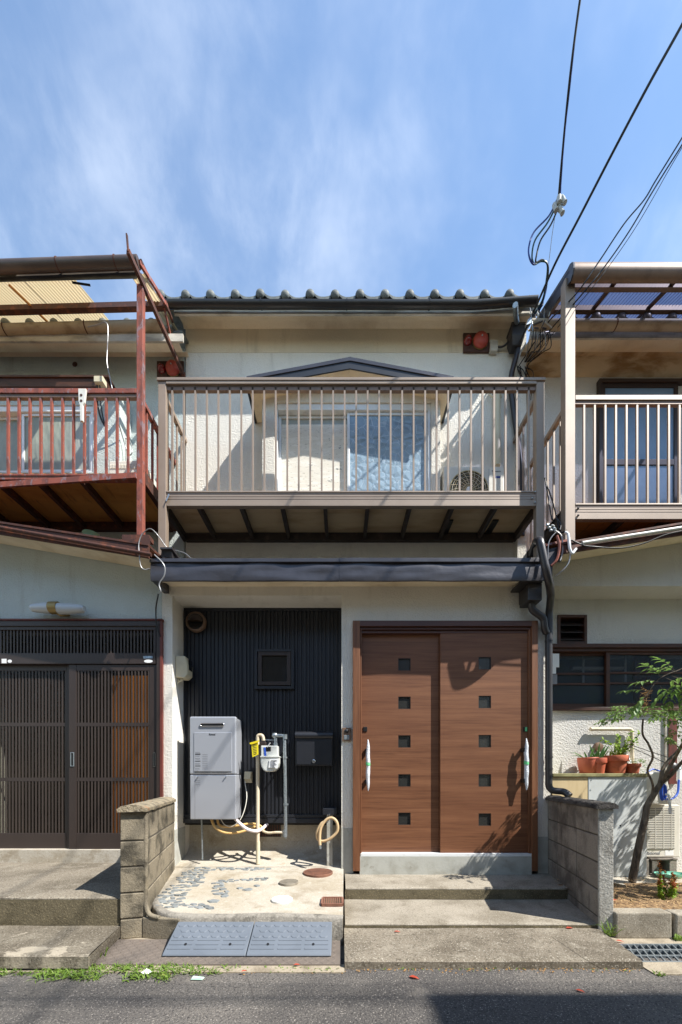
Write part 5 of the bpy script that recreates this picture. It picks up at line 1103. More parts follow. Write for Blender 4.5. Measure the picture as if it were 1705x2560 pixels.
MB().tube(elbow(PP((1372, 1585, -.05), (1372, 1800, -.05), (1372, 1976, -.05), (1412, 1979, -.12), (1424, 1990, -.16)), .06, 6), .033, 14).obj('lower_pipe', BLACKPIPE, t, smooth=60)
for y in (1586, 1602, 1893, 1922): MB().tube(PP((1372, y - 2, -.05), (1372, y + 2, -.05)), .037, 14).obj('band', BLACKPIPE, t, smooth=40)
MB().tube(elbow(PP((1328, 1500, -.12), (1329, 1524, -.11), (1360, 1546, -.09), (1361, 1570, -.08), (1366, 1582, -.06)), .035), .033, 14).obj('swan_neck', BLACKPIPE, t, smooth=60)
m = MB(); m.box(X(1320, -.2), X(1355, -.2), -.2, -.03, Z(1500, -.2), Z(1459, -.2)); m.box(X(1300, -.22), X(1357, -.22), -.215, -.02, Z(1459, -.2) + .001, Z(1454, -.2)); m.obj('hopper', BLACKPIPE, t, bevel=.003)
MB().box(X(1303, -.05), X(1318, -.05), -.06, -.002, Z(1507, -.05), Z(1462, -.05)).obj('back_plate', BLACKPIPE, t)
# clutter at the canopy corners
t = thing('rain_hopper', 'black rain outlet box on the left corner of the canopy', 'rain outlet', P(420, 1380, -.2))
m = MB(); m.hexa([P(402, 1392, -.22), P(432, 1396, -.22), P(444, 1396, -.05), P(414, 1390, -.05), P(404, 1372, -.24), P(428, 1368, -.24), P(440, 1372, -.06), P(410, 1370, -.06)]); m.obj('box', BLACKPIPE, t, bevel=.003); MB().box(X(400, -.26), X(430, -.26), -.26, -.07, Z(1372, -.26), Z(1368, -.26)).obj('lid', BLACKPIPE, t)
t = thing('flashing', 'grey metal flashing between the middle and right canopies', 'flashing', P(1380, 1400, -.25))
m = MB(); m.prism([P(1357, 1450, -.27), P(1360, 1374, -.27), P(1403, 1366, -.27), P(1404, 1402, -.27), P(1382, 1405, -.27), P(1380, 1448, -.27)], (0, .02, 0)); m.obj('sheet', BLKMETAL, t)
MB().bar(P(1354, 1366, -.28), P(1420, 1352, -.28), .03, .02).obj('rusty_edge', RUST, t)
# ================================================================ fire bells
def bell(label, x0, y0, x1, y1, Y, xl, rl, xb, yb, rb):
    t = thing('fire_bell', label, 'alarm bell', P((x0 + x1) / 2, y1, Y)); s_ = sc(Y)
    MB().box(X(x0, Y), X(x1, Y), Y - .02, Y, Z(y1, Y), Z(y0, Y)).obj('board', BRBOARD, t, bevel=.003)
    MB().lathe([(rl / s_ * 1.15, 0), (rl / s_ * 1.15, .012), (rl / s_, .02), (rl / s_ * .8, .04), (rl / s_ * .4, .052), (0, .055)], P(xl, yb - 2, Y - .02), (0, -1, 0), 18).obj('red_lamp', REDLENS, t, smooth=60)
    r = rb / s_; c = P(xb, yb, Y - .02)
    MB().lathe([(r, .012), (r * 1.02, .018), (r, .024), (r * .96, .036), (r * .84, .052), (r * .5, .062), (.01, .066)], c, (0, -1, 0), 28).obj('gong', REDP, t, smooth=40); MB().lathe([(r * .85, 0), (r * 1.05, .004), (r * 1.05, .012), (r * .8, .014)], c, (0, -1, 0), 28).obj('rim', BRASSY, t, smooth=40)
    MB().lathe([(.008, .064), (.008, .074), (.002, .076)], c, (0, -1, 0), 8).obj('nut', GALV, t); return t
bell('red fire alarm bell on a brown board under the middle eaves', 1157, 837, 1222, 884, .496, 1169, 9, 1200, 856, 18.5)
bell('red fire alarm bell under the left eaves beside the balcony post', 394, 907, 461, 946, .5, 405, 9, 434, 926, 17)
t = thing('junction_box', 'small grey junction box beside the right fire bell', 'box', P(1236, 876, .47)); MB().box(X(1226, .45), X(1245, .45), .45, .496, Z(876, .45), Z(849, .45)).obj('case', FASCIA_BD, t, bevel=.004)
MB().tube(spline(PP((1240, 868, .46), (1258, 866, .46), (1272, 852, .44), (1283, 826, .42)), 6), .010, 8).obj('conduit', BLACKPIPE, t, smooth=60)
# ================================================================ air conditioner on the middle balcony
Ya = .21
t = thing('air_conditioner', 'white outdoor air conditioner unit standing on the middle balcony', 'air conditioner', P(1185, 1240, Ya))
a0, a1, z0, z1 = X(1109, Ya), X(1261, Ya), 3.955, Z(1166, Ya); m = MB(); m.box(a0, a1, Ya, Ya + .26, z0, z1); m.obj('case', WHITEPL, t, bevel=.010); c = P(1172, 1226, Ya); r = .205
MB().lathe([(r, 0), (r, .004), (r * .97, .006), (r * .965, .002), (.01, .001)], c, (0, -1, 0), 40).obj('fan_opening', BLACK, t, smooth=30)
for k in range(10):
    rr = .03 + k * .0185; ring = [c + Vector((rr * math.cos(R(a)), -.010, rr * math.sin(R(a)))) for a in range(0, 361, 12)]; MB().tube(ring, .0026, 5, False).obj('guard_ring', BRASSY if k % 2 else CREAM, t, smooth=60)
for k in range(20):
    a = R(18 * k); MB().tube(spline([c + Vector((q * math.cos(a + (q - .03) * 2.2), -.012, q * math.sin(a + (q - .03) * 2.2))) for q in (.03, .09, .15, .2)], 3), .0026, 5).obj('guard_spoke', CREAM, t)
MB().lathe([(.03, .008), (.03, .014), (.0, .016)], c, (0, -1, 0), 20).obj('hub', WHITE, t, smooth=40)
ring = [c + Vector((r * math.cos(R(a)), -.006, r * math.sin(R(a)))) for a in range(0, 361, 9)]; MB().tube(ring, .006, 6, False).obj('guard_rim', CREAM, t, smooth=60)
lettering('Panasonic', .024, P(1241, 1178, Ya - .001), INK, t); MB().pbox(1239, 1190, 1251, 1195, Ya - .0015, Ya).obj('blue_badge', CABLE_BL, t)
for px_ in (1222,): MB().pbox(px_, 1172, px_ + .8, 1250, Ya - .001, Ya).obj('seam', PALEINK, t)
m = MB(); m.box(X(1260, .4), X(1285, .4), .4, .46, z0 - .03, z0); MB().box(a0 + .05, a0 + .11, Ya + .02, Ya + .24, 3.86, z0 - .001).obj('foot', BLACK, t); MB().box(a1 - .11, a1 - .05, Ya + .02, Ya + .24, 3.86, z0 - .001).obj('foot', BLACK, t)
t = thing('refrigerant_duct', 'cream pipe duct on the wall above the balcony air conditioner', 'duct', P(1243, 1165, .46))
MB().tube(elbow(PP((1243, 968, .49), (1243, 975, .45), (1243, 1165, .45)), .03), .034, 12).obj('duct', CREAM, t, smooth=60)
for px_ in (1226, 1250): MB().tube(spline(PP((px_, 968, .48), (px_ - 3, 980, .46), (px_ + 4, 992, .45), (1243, 994, .44)), 5), .008, 6).obj('hook', CREAM, t, smooth=60)
# left balcony's fittings
t = thing('air_conditioner', 'white ribbed unit lying on the red balcony floor at the left', 'air conditioner', P(310, 1180, .1))
a0, a1 = X(268, .1), X(356, .1); m = MB(); m.hexa([(a0, .1, 4.03), (a1, .1, 4.03), (a1, .4, 4.03), (a0, .4, 4.03), (a0 + .02, .1, Z(1153, .1)), (a1, .1, Z(1149, .1)), (a1, .4, Z(1149, .1)), (a0 + .02, .4, Z(1153, .1))]); m.obj('case', WHITEPL, t, bevel=.01)
for k in range(20): MB().box(a0 + .03 + k * .0155, a0 + .036 + k * .0155, .094, .101, Z(1172, .1), Z(1160, .1)).obj('rib', WHITEPL, t)
t = thing('refrigerant_duct', 'cream bent pipe duct on the wall behind the red balcony', 'duct', P(302, 1150, .44))
MB().tube(elbow(PP((308, 1035, .49), (304, 1046, .42), (300, 1100, .42), (298, 1165, .42)), .05), .036, 12).obj('duct', CREAM, t, smooth=60); MB().tube(PP((301, 1106, .42), (300, 1112, .42)), .041, 12).obj('band', CREAM, t)
t = thing('cable_box', 'small cream box above the left window with hanging wires', 'box', P(246, 954, .15)); MB().box(X(234, .15), X(257, .15), .15, .22, Z(954, .15), Z(939, .15)).obj('case', CREAM, t, bevel=.004)
MB().tube(spline(PP((242, 954, .18), (243, 975, .2), (244, 1010, .25), (252, 1045, .27), (270, 1078, .3), (290, 1090, .36)), 5), .008, 6).obj('wire', CABLE, t, smooth=60); MB().tube(spline(PP((249, 954, .18), (250, 975, .2), (251, 1005, .25), (262, 1060, .28), (284, 1085, .34), (298, 1078, .38)), 5), .006, 6).obj('wire', CABLE, t, smooth=60)
t = thing('hanging_wire', 'thin pale wire hanging from the left roof gutter', 'wire', P(270, 850, .1)); MB().tube(spline(PP((220, 817, .15), (243, 812, .12), (262, 806, .1), (270, 820, .1), (268, 880, .1), (268, 910, .1), (276, 950, .1), (284, 990, .12), (295, 1050, .2), (312, 1110, .3), (322, 1138, .3), (331, 1128, .3), (326, 1105, .35), (305, 1090, .4)), 6), .0055, 6).obj('wire', CABLE_W, t, smooth=60)
# wall lamp over the lattice door
t = thing('wall_lamp', 'white ribbed twin tube lamp with gold band over the lattice door', 'lamp', P(140, 1536, -.09))
Yp_ = -.09; cz = 1520; LAMPW = mat('ribbed_lamp_plastic', rgb(186, 192, 196), .25, spec=.6)
for a, b in ((128, 78), (147, 211)):
    pts = [P(a + (b - a) * q, cz + (2 if b > a else 0), Yp_) for q in (0, .25, .5, .75, .92, 1)]; MB().tube(pts, [.053, .051, .048, .043, .037, .026], 28).obj('lamp_tube', LAMPW, t, smooth=20)
m = MB(); m.tube(PP((127, cz, Yp_), (148, cz, Yp_)), .058, 28); m.obj('band', BRASSY, t, smooth=20); m = MB(); m.tube(elbow(PP((140, 1530, -.09), (150, 1538, -.07), (173, 1538, 0)), .03), .014, 8); m.obj('bracket', BRASSY, t, smooth=50)
# ================================================================ overhead wires at the right
def cable(name, label, strands, cat='cable'):
    t = thing(name, label, cat, strands[0][0][0] if False else P(*strands[0][0][0]))
    for pts, r, m_ in strands: MB().tube(spline([P(*q) for q in pts if not isinstance(q, Vector)], 8) + [q for q in pts if isinstance(q, Vector)][-1:], r, 6).obj('strand', m_, t, smooth=60)
    return t
def far(x, y, d): return P(x, y, d - D)
A_top = Vector((1.75, -1.9, 7.7))
c1 = cable('service_cable', 'steep black service cable rising to the top of the sky', [
    ([(1396, 500, -.3), (1402, 430, -.40), (1411, 330, -.55), (1422, 220, -.70), (1435, 110, -.82), (1450, 0, -.92), (1464, -90, -1.0), Vector((2.7, -3.2, 7.75)), Vector((4.3, -6.2, 8.66))], .0085, CABLE), ([(1400, 500, -.3), (1404, 430, -.40), (1412, 330, -.55), (1424, 220, -.70), (1436, 110, -.82), (1450, 0, -.915), (1465, -90, -1.0), Vector((2.71, -3.2, 7.75)), Vector((4.31, -6.2, 8.66))], .006, CABLE_BL)])
for k, (pts, m_) in enumerate((([(1392, 500, -.3), (1372, 540, -.26), (1335, 580, -.22), (1322, 618, -.2), (1324, 645, -.2), (1335, 661, -.18), (1352, 652, -.16), (1366, 656, -.14), (1370, 672, -.1), (1364, 715, -.02), (1358, 750, .06), (1335, 790, .15)], CABLE_BL),
                               ([(1395, 505, -.3), (1370, 555, -.26), (1338, 600, -.22), (1330, 640, -.2), (1336, 660, -.18), (1353, 653, -.16), (1368, 660, -.14), (1366, 700, -.05), (1355, 752, .06), (1325, 800, .18)], CABLE_GR),
                               ([(1400, 508, -.3), (1378, 560, -.26), (1352, 600, -.22), (1342, 635, -.2), (1340, 656, -.18), (1356, 650, -.16), (1370, 665, -.13), (1368, 705, -.04), (1360, 745, .06), (1345, 785, .16)], CABLE))):
    MB().tube(spline([P(*q) for q in pts], 6), .0075, 6).obj('drop_wire', m_, c1, smooth=60)
MB().tube(spline(PP((1387, 545, -.28), (1380, 590, -.2), (1374, 640, -.12), (1366, 700, 0), (1358, 760, .1)), 4), .0028, 5).obj('tie_wire', CABLE_W, c1)
for px_, py_, rr in ((1398, 500, .022), (1408, 500, .02), (1388, 519, .02), (1402, 526, .02), (1397, 512, .022)): MB().lathe([(.006, -.045), (rr, -.04), (rr * .8, -.012), (rr, .012), (rr * .9, .04), (.006, .045)], P(px_, py_, -.3 + random.uniform(-.03, .03)), (random.uniform(-.4, .4), .2, 1), 12).obj('insulator', INSUL, c1, smooth=40)
cable('service_cable', 'thick straight black cable running diagonally up to the right edge', [([(1300, 855, .36), (1345, 755, .05), (1390, 655, -.15), (1450, 540, -.35), (1530, 385, -.58), (1620, 215, -.78), (1705, 62, -.92), (1770, -60, -1.0), Vector((3.5, -3.2, 7.6)), Vector((4.6, -6.2, 8.4))], .0115, CABLE)])
c3 = cable('service_cable', 'bundle of three thin wavy cables lowest at the right edge', [
    ([(1295, 918, .42), (1340, 850, .25), (1375, 800, .05), (1440, 735, -.33), (1500, 650, -.42), (1560, 560, -.5), (1610, 500, -.56), (1640, 450, -.6), (1705, 345, -.68), (1780, 220, -.76), Vector((3.8, -3.2, 7.4)), Vector((5.0, -6.2, 8.66))], .0062, CABLE),
    ([(1312, 905, .42), (1350, 858, .25), (1390, 808, .05), (1450, 742, -.33), (1515, 662, -.42), (1575, 575, -.5), (1625, 490, -.57), (1665, 425, -.62), (1705, 362, -.68), (1780, 235, -.76), Vector((3.82, -3.2, 7.38)), Vector((5.02, -6.2, 8.66))], .0062, CABLE),
    ([(1316, 918, .42), (1360, 862, .25), (1405, 806, .05), (1462, 742, -.33), (1525, 662, -.42), (1585, 575, -.5), (1632, 496, -.57), (1668, 432, -.62), (1705, 369, -.68), (1780, 242, -.76), Vector((3.84, -3.2, 7.36)), Vector((5.04, -6.2, 8.66))], .0032, CABLE)])
for k in range(7):
    x0 = 1293 + k * 5; MB().tube(spline(PP((x0, 925 + (k % 3) * 6, .42), (x0 + random.uniform(-8, 10), 912 + random.uniform(-6, 8), .41), (x0 + random.uniform(-4, 14), 930, .42), (x0 + 8, 955, .44), (x0 + 10 - k, 1000 + 10 * (k % 2), .46)), 5), .004, 5).obj('tangled_wire', CABLE, c3, smooth=60)
t = thing('cable_bracket', 'cluster of clamps and insulators where the cables meet the right eave', 'bracket', P(1345, 790, .1))
for k in range(16):
    p = P(random.uniform(1322, 1375), random.uniform(768, 832), random.uniform(.02, .2)); d_ = Vector((random.uniform(-.6, .6), random.uniform(-.3, .3), random.uniform(-1, 1))).normalized() * random.uniform(.02, .05)
    MB().tube([p - d_, p + d_], random.uniform(.004, .009), 7).obj('clamp', random.choice((GALV, BLACKPIPE, BLACKPIPE, BLACKPIPE, INSUL)), t, smooth=50)
for k in range(9): MB().tube(spline(PP((1325 + k * 6, 770 + (k * 7) % 20, .1), (1330 + k * 5, 810, .12), (1322 + k * 7, 850 + (k * 13) % 30, .16), (1318 + k * 5, 880, .3), (1310 + k * 2, 905, .42)), 5), .0045, 5).obj('wire', CABLE if k % 3 else CABLE_W, t, smooth=60)
MB().hexa([P(1316, 812, .1), P(1330, 806, .1), P(1330, 806, .13), P(1316, 812, .13), P(1320, 798, .1), P(1328, 794, .1), P(1328, 794, .13), P(1320, 798, .13)]).obj('plate', GALV, t)
t = thing('wire_bundle', 'loose wires and white clips hanging between the middle and right balconies', 'wires', P(1375, 1330, -.2))
for pts, r, m_ in (([(1362, 1195, .1), (1370, 1240, .0), (1378, 1290, -.1), (1382, 1300, -.15), (1392, 1298, -.2), (1402, 1310, -.22), (1400, 1325, -.25)], .006, CABLE), ([(1363, 1200, .1), (1380, 1250, 0), (1392, 1295, -.15), (1400, 1330, -.2), (1418, 1325, -.25)], .006, CABLE),
                   ([(1404, 1340, -.32), (1392, 1330, -.32), (1372, 1356, -.34), (1370, 1400, -.36), (1368, 1416, -.37)], .005, CABLE_W), ([(1390, 1328, -.32), (1404, 1342, -.33), (1406, 1380, -.34), (1400, 1402, -.35)], .007, CABLE_W),
                   ([(1392, 1340, -.34), (1398, 1362, -.36), (1396, 1385, -.37), (1390, 1402, -.37), (1378, 1415, -.36)], .012, RUST), ([(1416, 1328, -.34), (1424, 1345, -.36), (1426, 1380, -.36), (1420, 1410, -.36), (1400, 1432, -.34), (1386, 1442, -.3)], .006, CABLE_W),
                   ([(1428, 1350, -.36), (1455, 1362, -.37), (1475, 1366, -.37), (1550, 1370, -.37), (1610, 1358, -.37), (1670, 1335, -.37), (1760, 1318, -.37)], .006, CABLE)): MB().tube(spline([P(*q) for q in pts], 6), r, 6).obj('wire', m_, t, smooth=60)
MB().tube(elbow(PP((1412, 1331, -.35), (1420, 1334, -.36), (1424, 1372, -.37), (1430, 1386, -.37), (1440, 1372, -.36)), .02), .012, 8).obj('white_clip', WHITE, t, smooth=50)
for k in range(6): p = P(1370 + k * 4, 1312 + (k * 7) % 18, -.28); MB().lathe([(.004, -.02), (.012, -.012), (.010, .012), (.003, .02)], p, (1, .2, .5 - k * .2), 8).obj('connector', INSUL if k % 2 else GALV, t, smooth=40)
t = thing('hanging_wire', 'thin looped wire twisted round the left corner of the canopy', 'wire', P(400, 1420, -.33))
for pts, r, m_ in (([(350, 1395, -.36), (347, 1360, -.36), (356, 1335, -.36), (376, 1322, -.36), (396, 1340, -.34), (416, 1368, -.32)], .0042, CABLE_W), ([(348, 1390, -.36), (352, 1415, -.35), (362, 1424, -.34), (374, 1421, -.33)], .0042, CABLE_W), ([(386, 1387, -.35), (402, 1402, -.35), (412, 1418, -.34), (410, 1440, -.33), (398, 1460, -.33), (402, 1478, -.32), (396, 1484, -.3)], .006, CABLE_W),
                   ([(396, 1484, -.3), (390, 1520, -.1), (391, 1560, -.05), (398, 1588, -.035), (402, 1590, -.03)], .006, CABLE), ([(432, 1375, -.1), (460, 1382, -.1), (478, 1396, -.12)], .004, CABLE_W)): MB().tube(spline([P(*q) for q in pts], 6), r, 6).obj('wire', m_, t, smooth=60)
t = thing('soap_dish', 'mint green plastic dish lying on the left canopy roof', 'dish', P(228, 1340, -.2)); MB().lathe([(.04, 0), (.068, .035), (.073, .036), (.066, .030), (.0, .006)], Vector((X(228, -.24), -.24, Z(1346, -.24))), n=24).obj('dish', MINT, t, smooth=50)

# ================================================================ right neighbour's front yard
YC = -.012
t = thing('storage_cabinet', 'white panelled cabinet beside the block wall carrying flower pots', 'cabinet', (2.6, .1, .14))
c0, cm_, c1_ = X(1381, YC), X(1472, YC), X(1617, YC); cz0, cz1 = .145, Z(1942, YC)
MB().box(cm_ - .004, c1_, YC, YC + .02, cz0, cz1 - .002).obj('front_panel', PANELW, t, bevel=.003); MB().box(c0, cm_ - .006, YC + .004, YC + .02, cz0, cz1 - .002).obj('side_panel', PANELB, t, bevel=.003)
MB().box(c1_ - .02, c1_ - .002, YC + .022, .27, cz0, cz1 - .003).obj('end_panel', PANELW, t); MB().box(c0 + .01, c1_ - .03, YC + .03, .27, cz0, cz1 - .01).obj('carcass', ROOM, t)
MB().box(c0, c1_ + .012, YC - .012, .275, cz1, cz1 + .034).obj('top', MOSSRIM, t, bevel=.004)
for px_, py_ in ((1478, 1950), (1540, 1949), (1608, 1952), (1603, 1990), (1603, 2012), (1548, 2118), (1580, 2119), (1476, 1975)): MB().lathe([(.006, 0), (.005, .003), (0, .004)], P(px_, py_, YC), (0, -1, 0), 8).obj('screw', GALV, t)
MB().lathe([(.010, 0), (.009, .001)], P(1551, 2064, YC - .0002), (0, -1, 0), 12).obj('hole', BLACK, t)
ctop = cz1 + .034
def leaf(mb, p, d, up, ln, w, fold=.25, bend=.2):
    d = Vector(d).normalized(); s_ = d.cross(Vector(up)); s_ = s_.normalized() if s_.length > 1e-4 else d.orthogonal().normalized(); u = s_.cross(d); p = Vector(p)
    q = [p, p + d * ln * .35 - u * (bend * ln * .08), p + d * ln * .72 - u * (bend * ln * .3), p + d * ln - u * (bend * ln * .7)]
    a = [q[1] + s_ * w * .5 + u * w * fold, q[1] - s_ * w * .5 + u * w * fold, q[2] + s_ * w * .36 + u * w * fold * .7, q[2] - s_ * w * .36 + u * w * fold * .7]
    mb.add(q + a, [(0, 1, 4), (0, 5, 1), (1, 2, 6, 4), (1, 5, 7, 2), (2, 3, 6), (2, 7, 3)])
def rv(a=1.0): return Vector((random.uniform(-a, a), random.uniform(-a, a), random.uniform(-a, a)))
def pot(label, xpx, ytop, rtop, rbot, Y, m_, rim=True, bowl=False):
    s_ = sc(Y); c = Vector((X(xpx, Y), Y, ctop)); h = Z(ytop, Y) - ctop; rt, rb = rtop / s_, rbot / s_; t = thing('flower_pot', label, 'flower pot', c, 'flower pots on the cabinet')
    pr = [(rb, 0)] + ([(rb * 1.15, h * .2), (rt * .93, h * .55), (rt * .97, h * .85)] if bowl else [(rt * .86, h * .66)]) + ([(rt * .98, h * .67), (rt, h * .70), (rt, h * .98)] if rim else [(rt * .96, h * .9), (rt * 1.02, h * .93)]) + [(rt * .98, h), (rt * .9, h), (rt * .88, h * .86), (.001, h * .84)]
    MB().lathe(pr, c, n=28).obj('pot', m_, t, smooth=35); MB().lathe([(rt * .89, h * .83), (rt * .6, h * .88), (.001, h * .9)], c, n=16).obj('soil', SOIL, t, smooth=60); return t, c, h
t, c, h = pot('wide pale terracotta coloured bowl pot with aloe, leftmost on the cabinet', 1470, 1894, 24, 17, .15, PLPOT, rim=False, bowl=True)
m = MB()
for k in range(9): a = random.uniform(0, 6.28); leaf(m, c + Vector((.03 * math.cos(a), .03 * math.sin(a), h * .86)), (math.cos(a) * random.uniform(.5, 1.2), math.sin(a) * .6, random.uniform(.5, 1.3)), (0, 0, 1), random.uniform(.09, .16), .022, .5, random.uniform(-.3, .6))
leaf(m, c + Vector((-.02, 0, h * .9)), (-1, -.1, .55), (0, 0, 1), .17, .016, .5, .5); m.obj('leaves', LEAF_D, t)
t, c, h = pot('small plain brown plastic pot with aloe between two larger pots', 1497, 1895, 17.5, 12, .10, PLPOT)
m = MB()
for k in range(8): a = random.uniform(0, 6.28); leaf(m, c + Vector((.02 * math.cos(a), .02 * math.sin(a), h * .86)), (math.cos(a) * .5, math.sin(a) * .4, 1.1), (0, 1, 0), random.uniform(.10, .20), .022, .5, .1)
m.obj('leaves', LEAF_D, t)
t, c, h = pot('largest terracotta pot with thick rim and a leafy yellow green plant', 1537, 1889, 29, 20, .115, TERRA); bigpot = c + Vector((0, 0, h))
m = MB(); st = MB()
for k in range(14):
    e = bigpot + Vector((random.uniform(-.11, .20), random.uniform(-.10, .08), random.uniform(.09, .24))); b0 = bigpot + Vector((random.uniform(-.04, .04), random.uniform(-.03, .03), -.02)); mid = b0.lerp(e, .5) + rv(.03); pp = spline([b0, mid, e], 5); st.tube(pp, .0025, 5)
    for p in pp[3:]:
        for _ in range(2): leaf(m, p + rv(.012), rv() + Vector((0, -.2, .2)), (0, -.4, 1), random.uniform(.026, .042), random.uniform(.020, .030), .12, .2)
for k in range(40): p = bigpot + Vector((random.uniform(-.09, .09), random.uniform(-.06, .06), -.02)); leaf(m, p, Vector((random.uniform(-.6, .6), random.uniform(-.5, .3), 1)), (0, 1, 0), random.uniform(.05, .11), .007, .2, .4)
for k in range(6): leaf(m, bigpot + Vector((.07, 0, -.01)), Vector((random.uniform(.4, 1.2), -.3, 1.1)), (0, 0, 1), random.uniform(.11, .16), .010, .2, .9)
m.obj('leaves', LEAF_Y, t); st.obj('stems', BARK, t)
t, c, h = pot('small weathered terracotta pot with trailing succulents, rightmost on the cabinet', 1580, 1909, 18.5, 13.5, .10, TERRA)
m = MB()
for k in range(150): f = random.random(); p = c + Vector((random.uniform(-.06, .10) + (.06 if f > .5 else 0), random.uniform(-.05, .04), h * .95 + random.uniform(-.10 if f > .5 else 0, .05))); leaf(m, p, rv() + Vector((.2, -.2, .3)), (0, 0, 1), .018, .010, .3, .2)
m.obj('leaves', LEAF, t)
# pipe and gas cylinder behind the pots
t = thing('wall_pipe', 'cream pipe bending down the wall behind the flower pots', 'pipe', P(1578, 1920, .24)); MB().tube(elbow(PP((1478, 1823, .24), (1579, 1823, .24), (1581, 1950, .24)), .03), .018, 12).obj('pipe', CREAMPIPE, t, smooth=60); MB().tube(PP((1476, 1823, .24), (1482, 1823, .24)), .021, 12).obj('joint', CREAMPIPE, t, smooth=50)
t = thing('wall_regulator', 'round beige gas regulator on the wall behind the aloe pots', 'regulator', P(1494, 1866, .22)); MB().lathe([(.05, 0), (.052, .012), (.044, .03), (.02, .036), (0, .037)], P(1494, 1868, .278), (0, -1, 0), 22).obj('case', ALU_DK, t, smooth=50); MB().tube(PP((1495, 1876, .24), (1495, 1930, .24)), .012, 8).obj('pipe', CREAMPIPE, t)
t = thing('plastic_bottle', 'white plastic bottle standing behind the largest pot', 'bottle', (X(1562, .22), .215, ctop)); MB().lathe([(.05, 0), (.055, .01), (.055, .13), (.03, .18), (.02, .19), (.02, .21), (.0, .212)], (X(1562, .22), .215, ctop), n=20).obj('bottle', WHITE, t, smooth=40)
t = thing('stay_wire', 'two thin black wires stretched from the wall to the tree fork', 'wire', P(1560, 1858, .2)); MB().tube(PP((1562, 1857, .24), (1668, 1893, -.20)), .0035, 5).obj('wire', CABLE, t); MB().tube(PP((1562, 1861, .24), (1666, 1908, -.20)), .0035, 5).obj('wire', CABLE, t)
t = thing('brown_door_strip', 'narrow brown wooden strip on the shaded right wall', 'strip', P(1685, 1850, .27)); MB().box(X(1673, .25), X(1693, .25), .25, .278, Z(1960, .25), Z(1790, .25)).obj('board', RED_WOOD, t); MB().box(X(1664, .26), X(1672, .26), .26, .279, Z(1960, .26), Z(1783, .26)).obj('trim', FASCIA_BD, t)
t = thing('paper_notice', 'faded paper notices taped by the kitchen window edge', 'notice', P(1390, 1700, .2))
for y0, y1, x1 in ((1634, 1668, 1398), (1668, 1684, 1390), (1686, 1710, 1393)): MB().pbox(1379, y0, x1, y1, .232, .236).obj('sheet', PAPER if y0 != 1686 else PALEINK, t)
# plot floor, soil bed and kerb
m = MB(); m.box(2.0, 6, -.30, .3, .05, .142); struct(m.obj('yard_floor', CONC))
m = MB(); m.box(1.925, 2.32, -1.125, -1.02, 0, .188); kb = tag(m.obj('kerb_wall', STEP_LT, None, bevel=.012), 'cracked low concrete kerb in front of the soil bed', 'kerb')
MB().hexa([(2.335, -1.13, 0), (4.6, -1.14, 0), (4.6, -1.02, 0), (2.335, -1.02, 0), (2.345, -1.13, .178), (4.6, -1.14, .172), (4.6, -1.02, .172), (2.345, -1.02, .178)]).obj('kerb_piece', STEP_LT, kb, bevel=.012)
m = MB(); rows = []
for j in range(15):
    y = -1.03 + .80 * j / 14; rows.append([Vector((1.93 + 2.6 * i / 50, y, .175 - .03 * j / 14 + .03 * math.sin(math.pi * j / 14) + .022 * mnoise.noise(Vector((i * .5, j * .6, 1))))) for i in range(51)])
m.sheet(rows); struct(m.obj('soil_bed', SOIL, smooth=60, fixn=False))
m = MB()
for k in range(900): p = Vector((random.uniform(1.94, 3.2), random.uniform(-1.0, -.24), .195 + random.uniform(-.01, .012))); leaf(m, p, Vector((random.uniform(-1, 1), random.uniform(-1, 1), random.uniform(-.1, .35))), (0, 0, 1), random.uniform(.02, .06), .003, .3, .2)
o = m.obj('dry_straw', STRAW); tag(o, 'dry straw and grass litter on the soil bed', 'straw', None, 'stuff')
# old air conditioner, its blocks and the hose reel
YA = .08
t = thing('air_conditioner', 'old beige slatted outdoor air conditioner behind the tree trunk', 'air conditioner', P(1655, 2143, YA))
a0, a1, z0, z1 = X(1570, YA), X(1700, YA), Z(2143, YA), Z(2012, YA); MB().box(a0, a1, YA, YA + .19, z0, z1).obj('case', WHITEPL, t, bevel=.008)
MB().box(X(1585, YA), X(1686, YA), YA - .002, YA + .01, Z(2122, YA), Z(2021, YA)).obj('grille_back', INK, t)
for k in range(23): y = 2023.5 + k * 4.35; MB().box(X(1585, YA), X(1686, YA), YA - .010, YA - .001, Z(y + 1.25, YA), Z(y - 1.25, YA)).obj('slat', WHITEPL, t)
for k in range(5): MB().box(X(1596 + 20 * k, YA), X(1597.5 + 20 * k, YA), YA - .012, YA - .0095, Z(2122, YA), Z(2021, YA)).obj('grille_post', WHITEPL, t)
lettering('National', .05, P(1630.5, 2133, YA - .001), PALEINK, t, .92); MB().pbox(1663, 2126, 1684, 2139, YA - .0015, YA).obj('rating_label', PAPER, t)
t = thing('concrete_block', 'loose hollow grey concrete block under the old air conditioner', 'block', P(1680, 2172, .05)); y0, y1 = .142, Z(2146, .05)
MB().box(X(1650, -.06), X(1720, -.06), .05, .26, y1 - .02, y1).obj('shell', BLOCK_R, t, bevel=.004); MB().box(X(1650, -.06), X(1720, -.06), .05, .26, y0, y0 + .02).obj('shell', BLOCK_R, t, bevel=.004); MB().box(X(1655, -.06), X(1672, -.06), .055, .255, y0 + .021, y1 - .021).obj('web', BLOCK_R, t); MB().box(X(1700, -.06), X(1718, -.06), .055, .255, y0 + .021, y1 - .021).obj('web', BLOCK_R, t)
t = thing('concrete_block', 'small grey concrete block left of the loose hollow block', 'block', P(1620, 2165, -.02)); MB().box(X(1590, .06), X(1623, .06), .06, .25, .142, Z(2148, .06)).obj('brick', BLOCK_R, t, bevel=.004)
t = thing('hose_reel', 'white plastic hose reel with blue hose on the old air conditioner', 'hose reel', P(1650, 2012, .1))
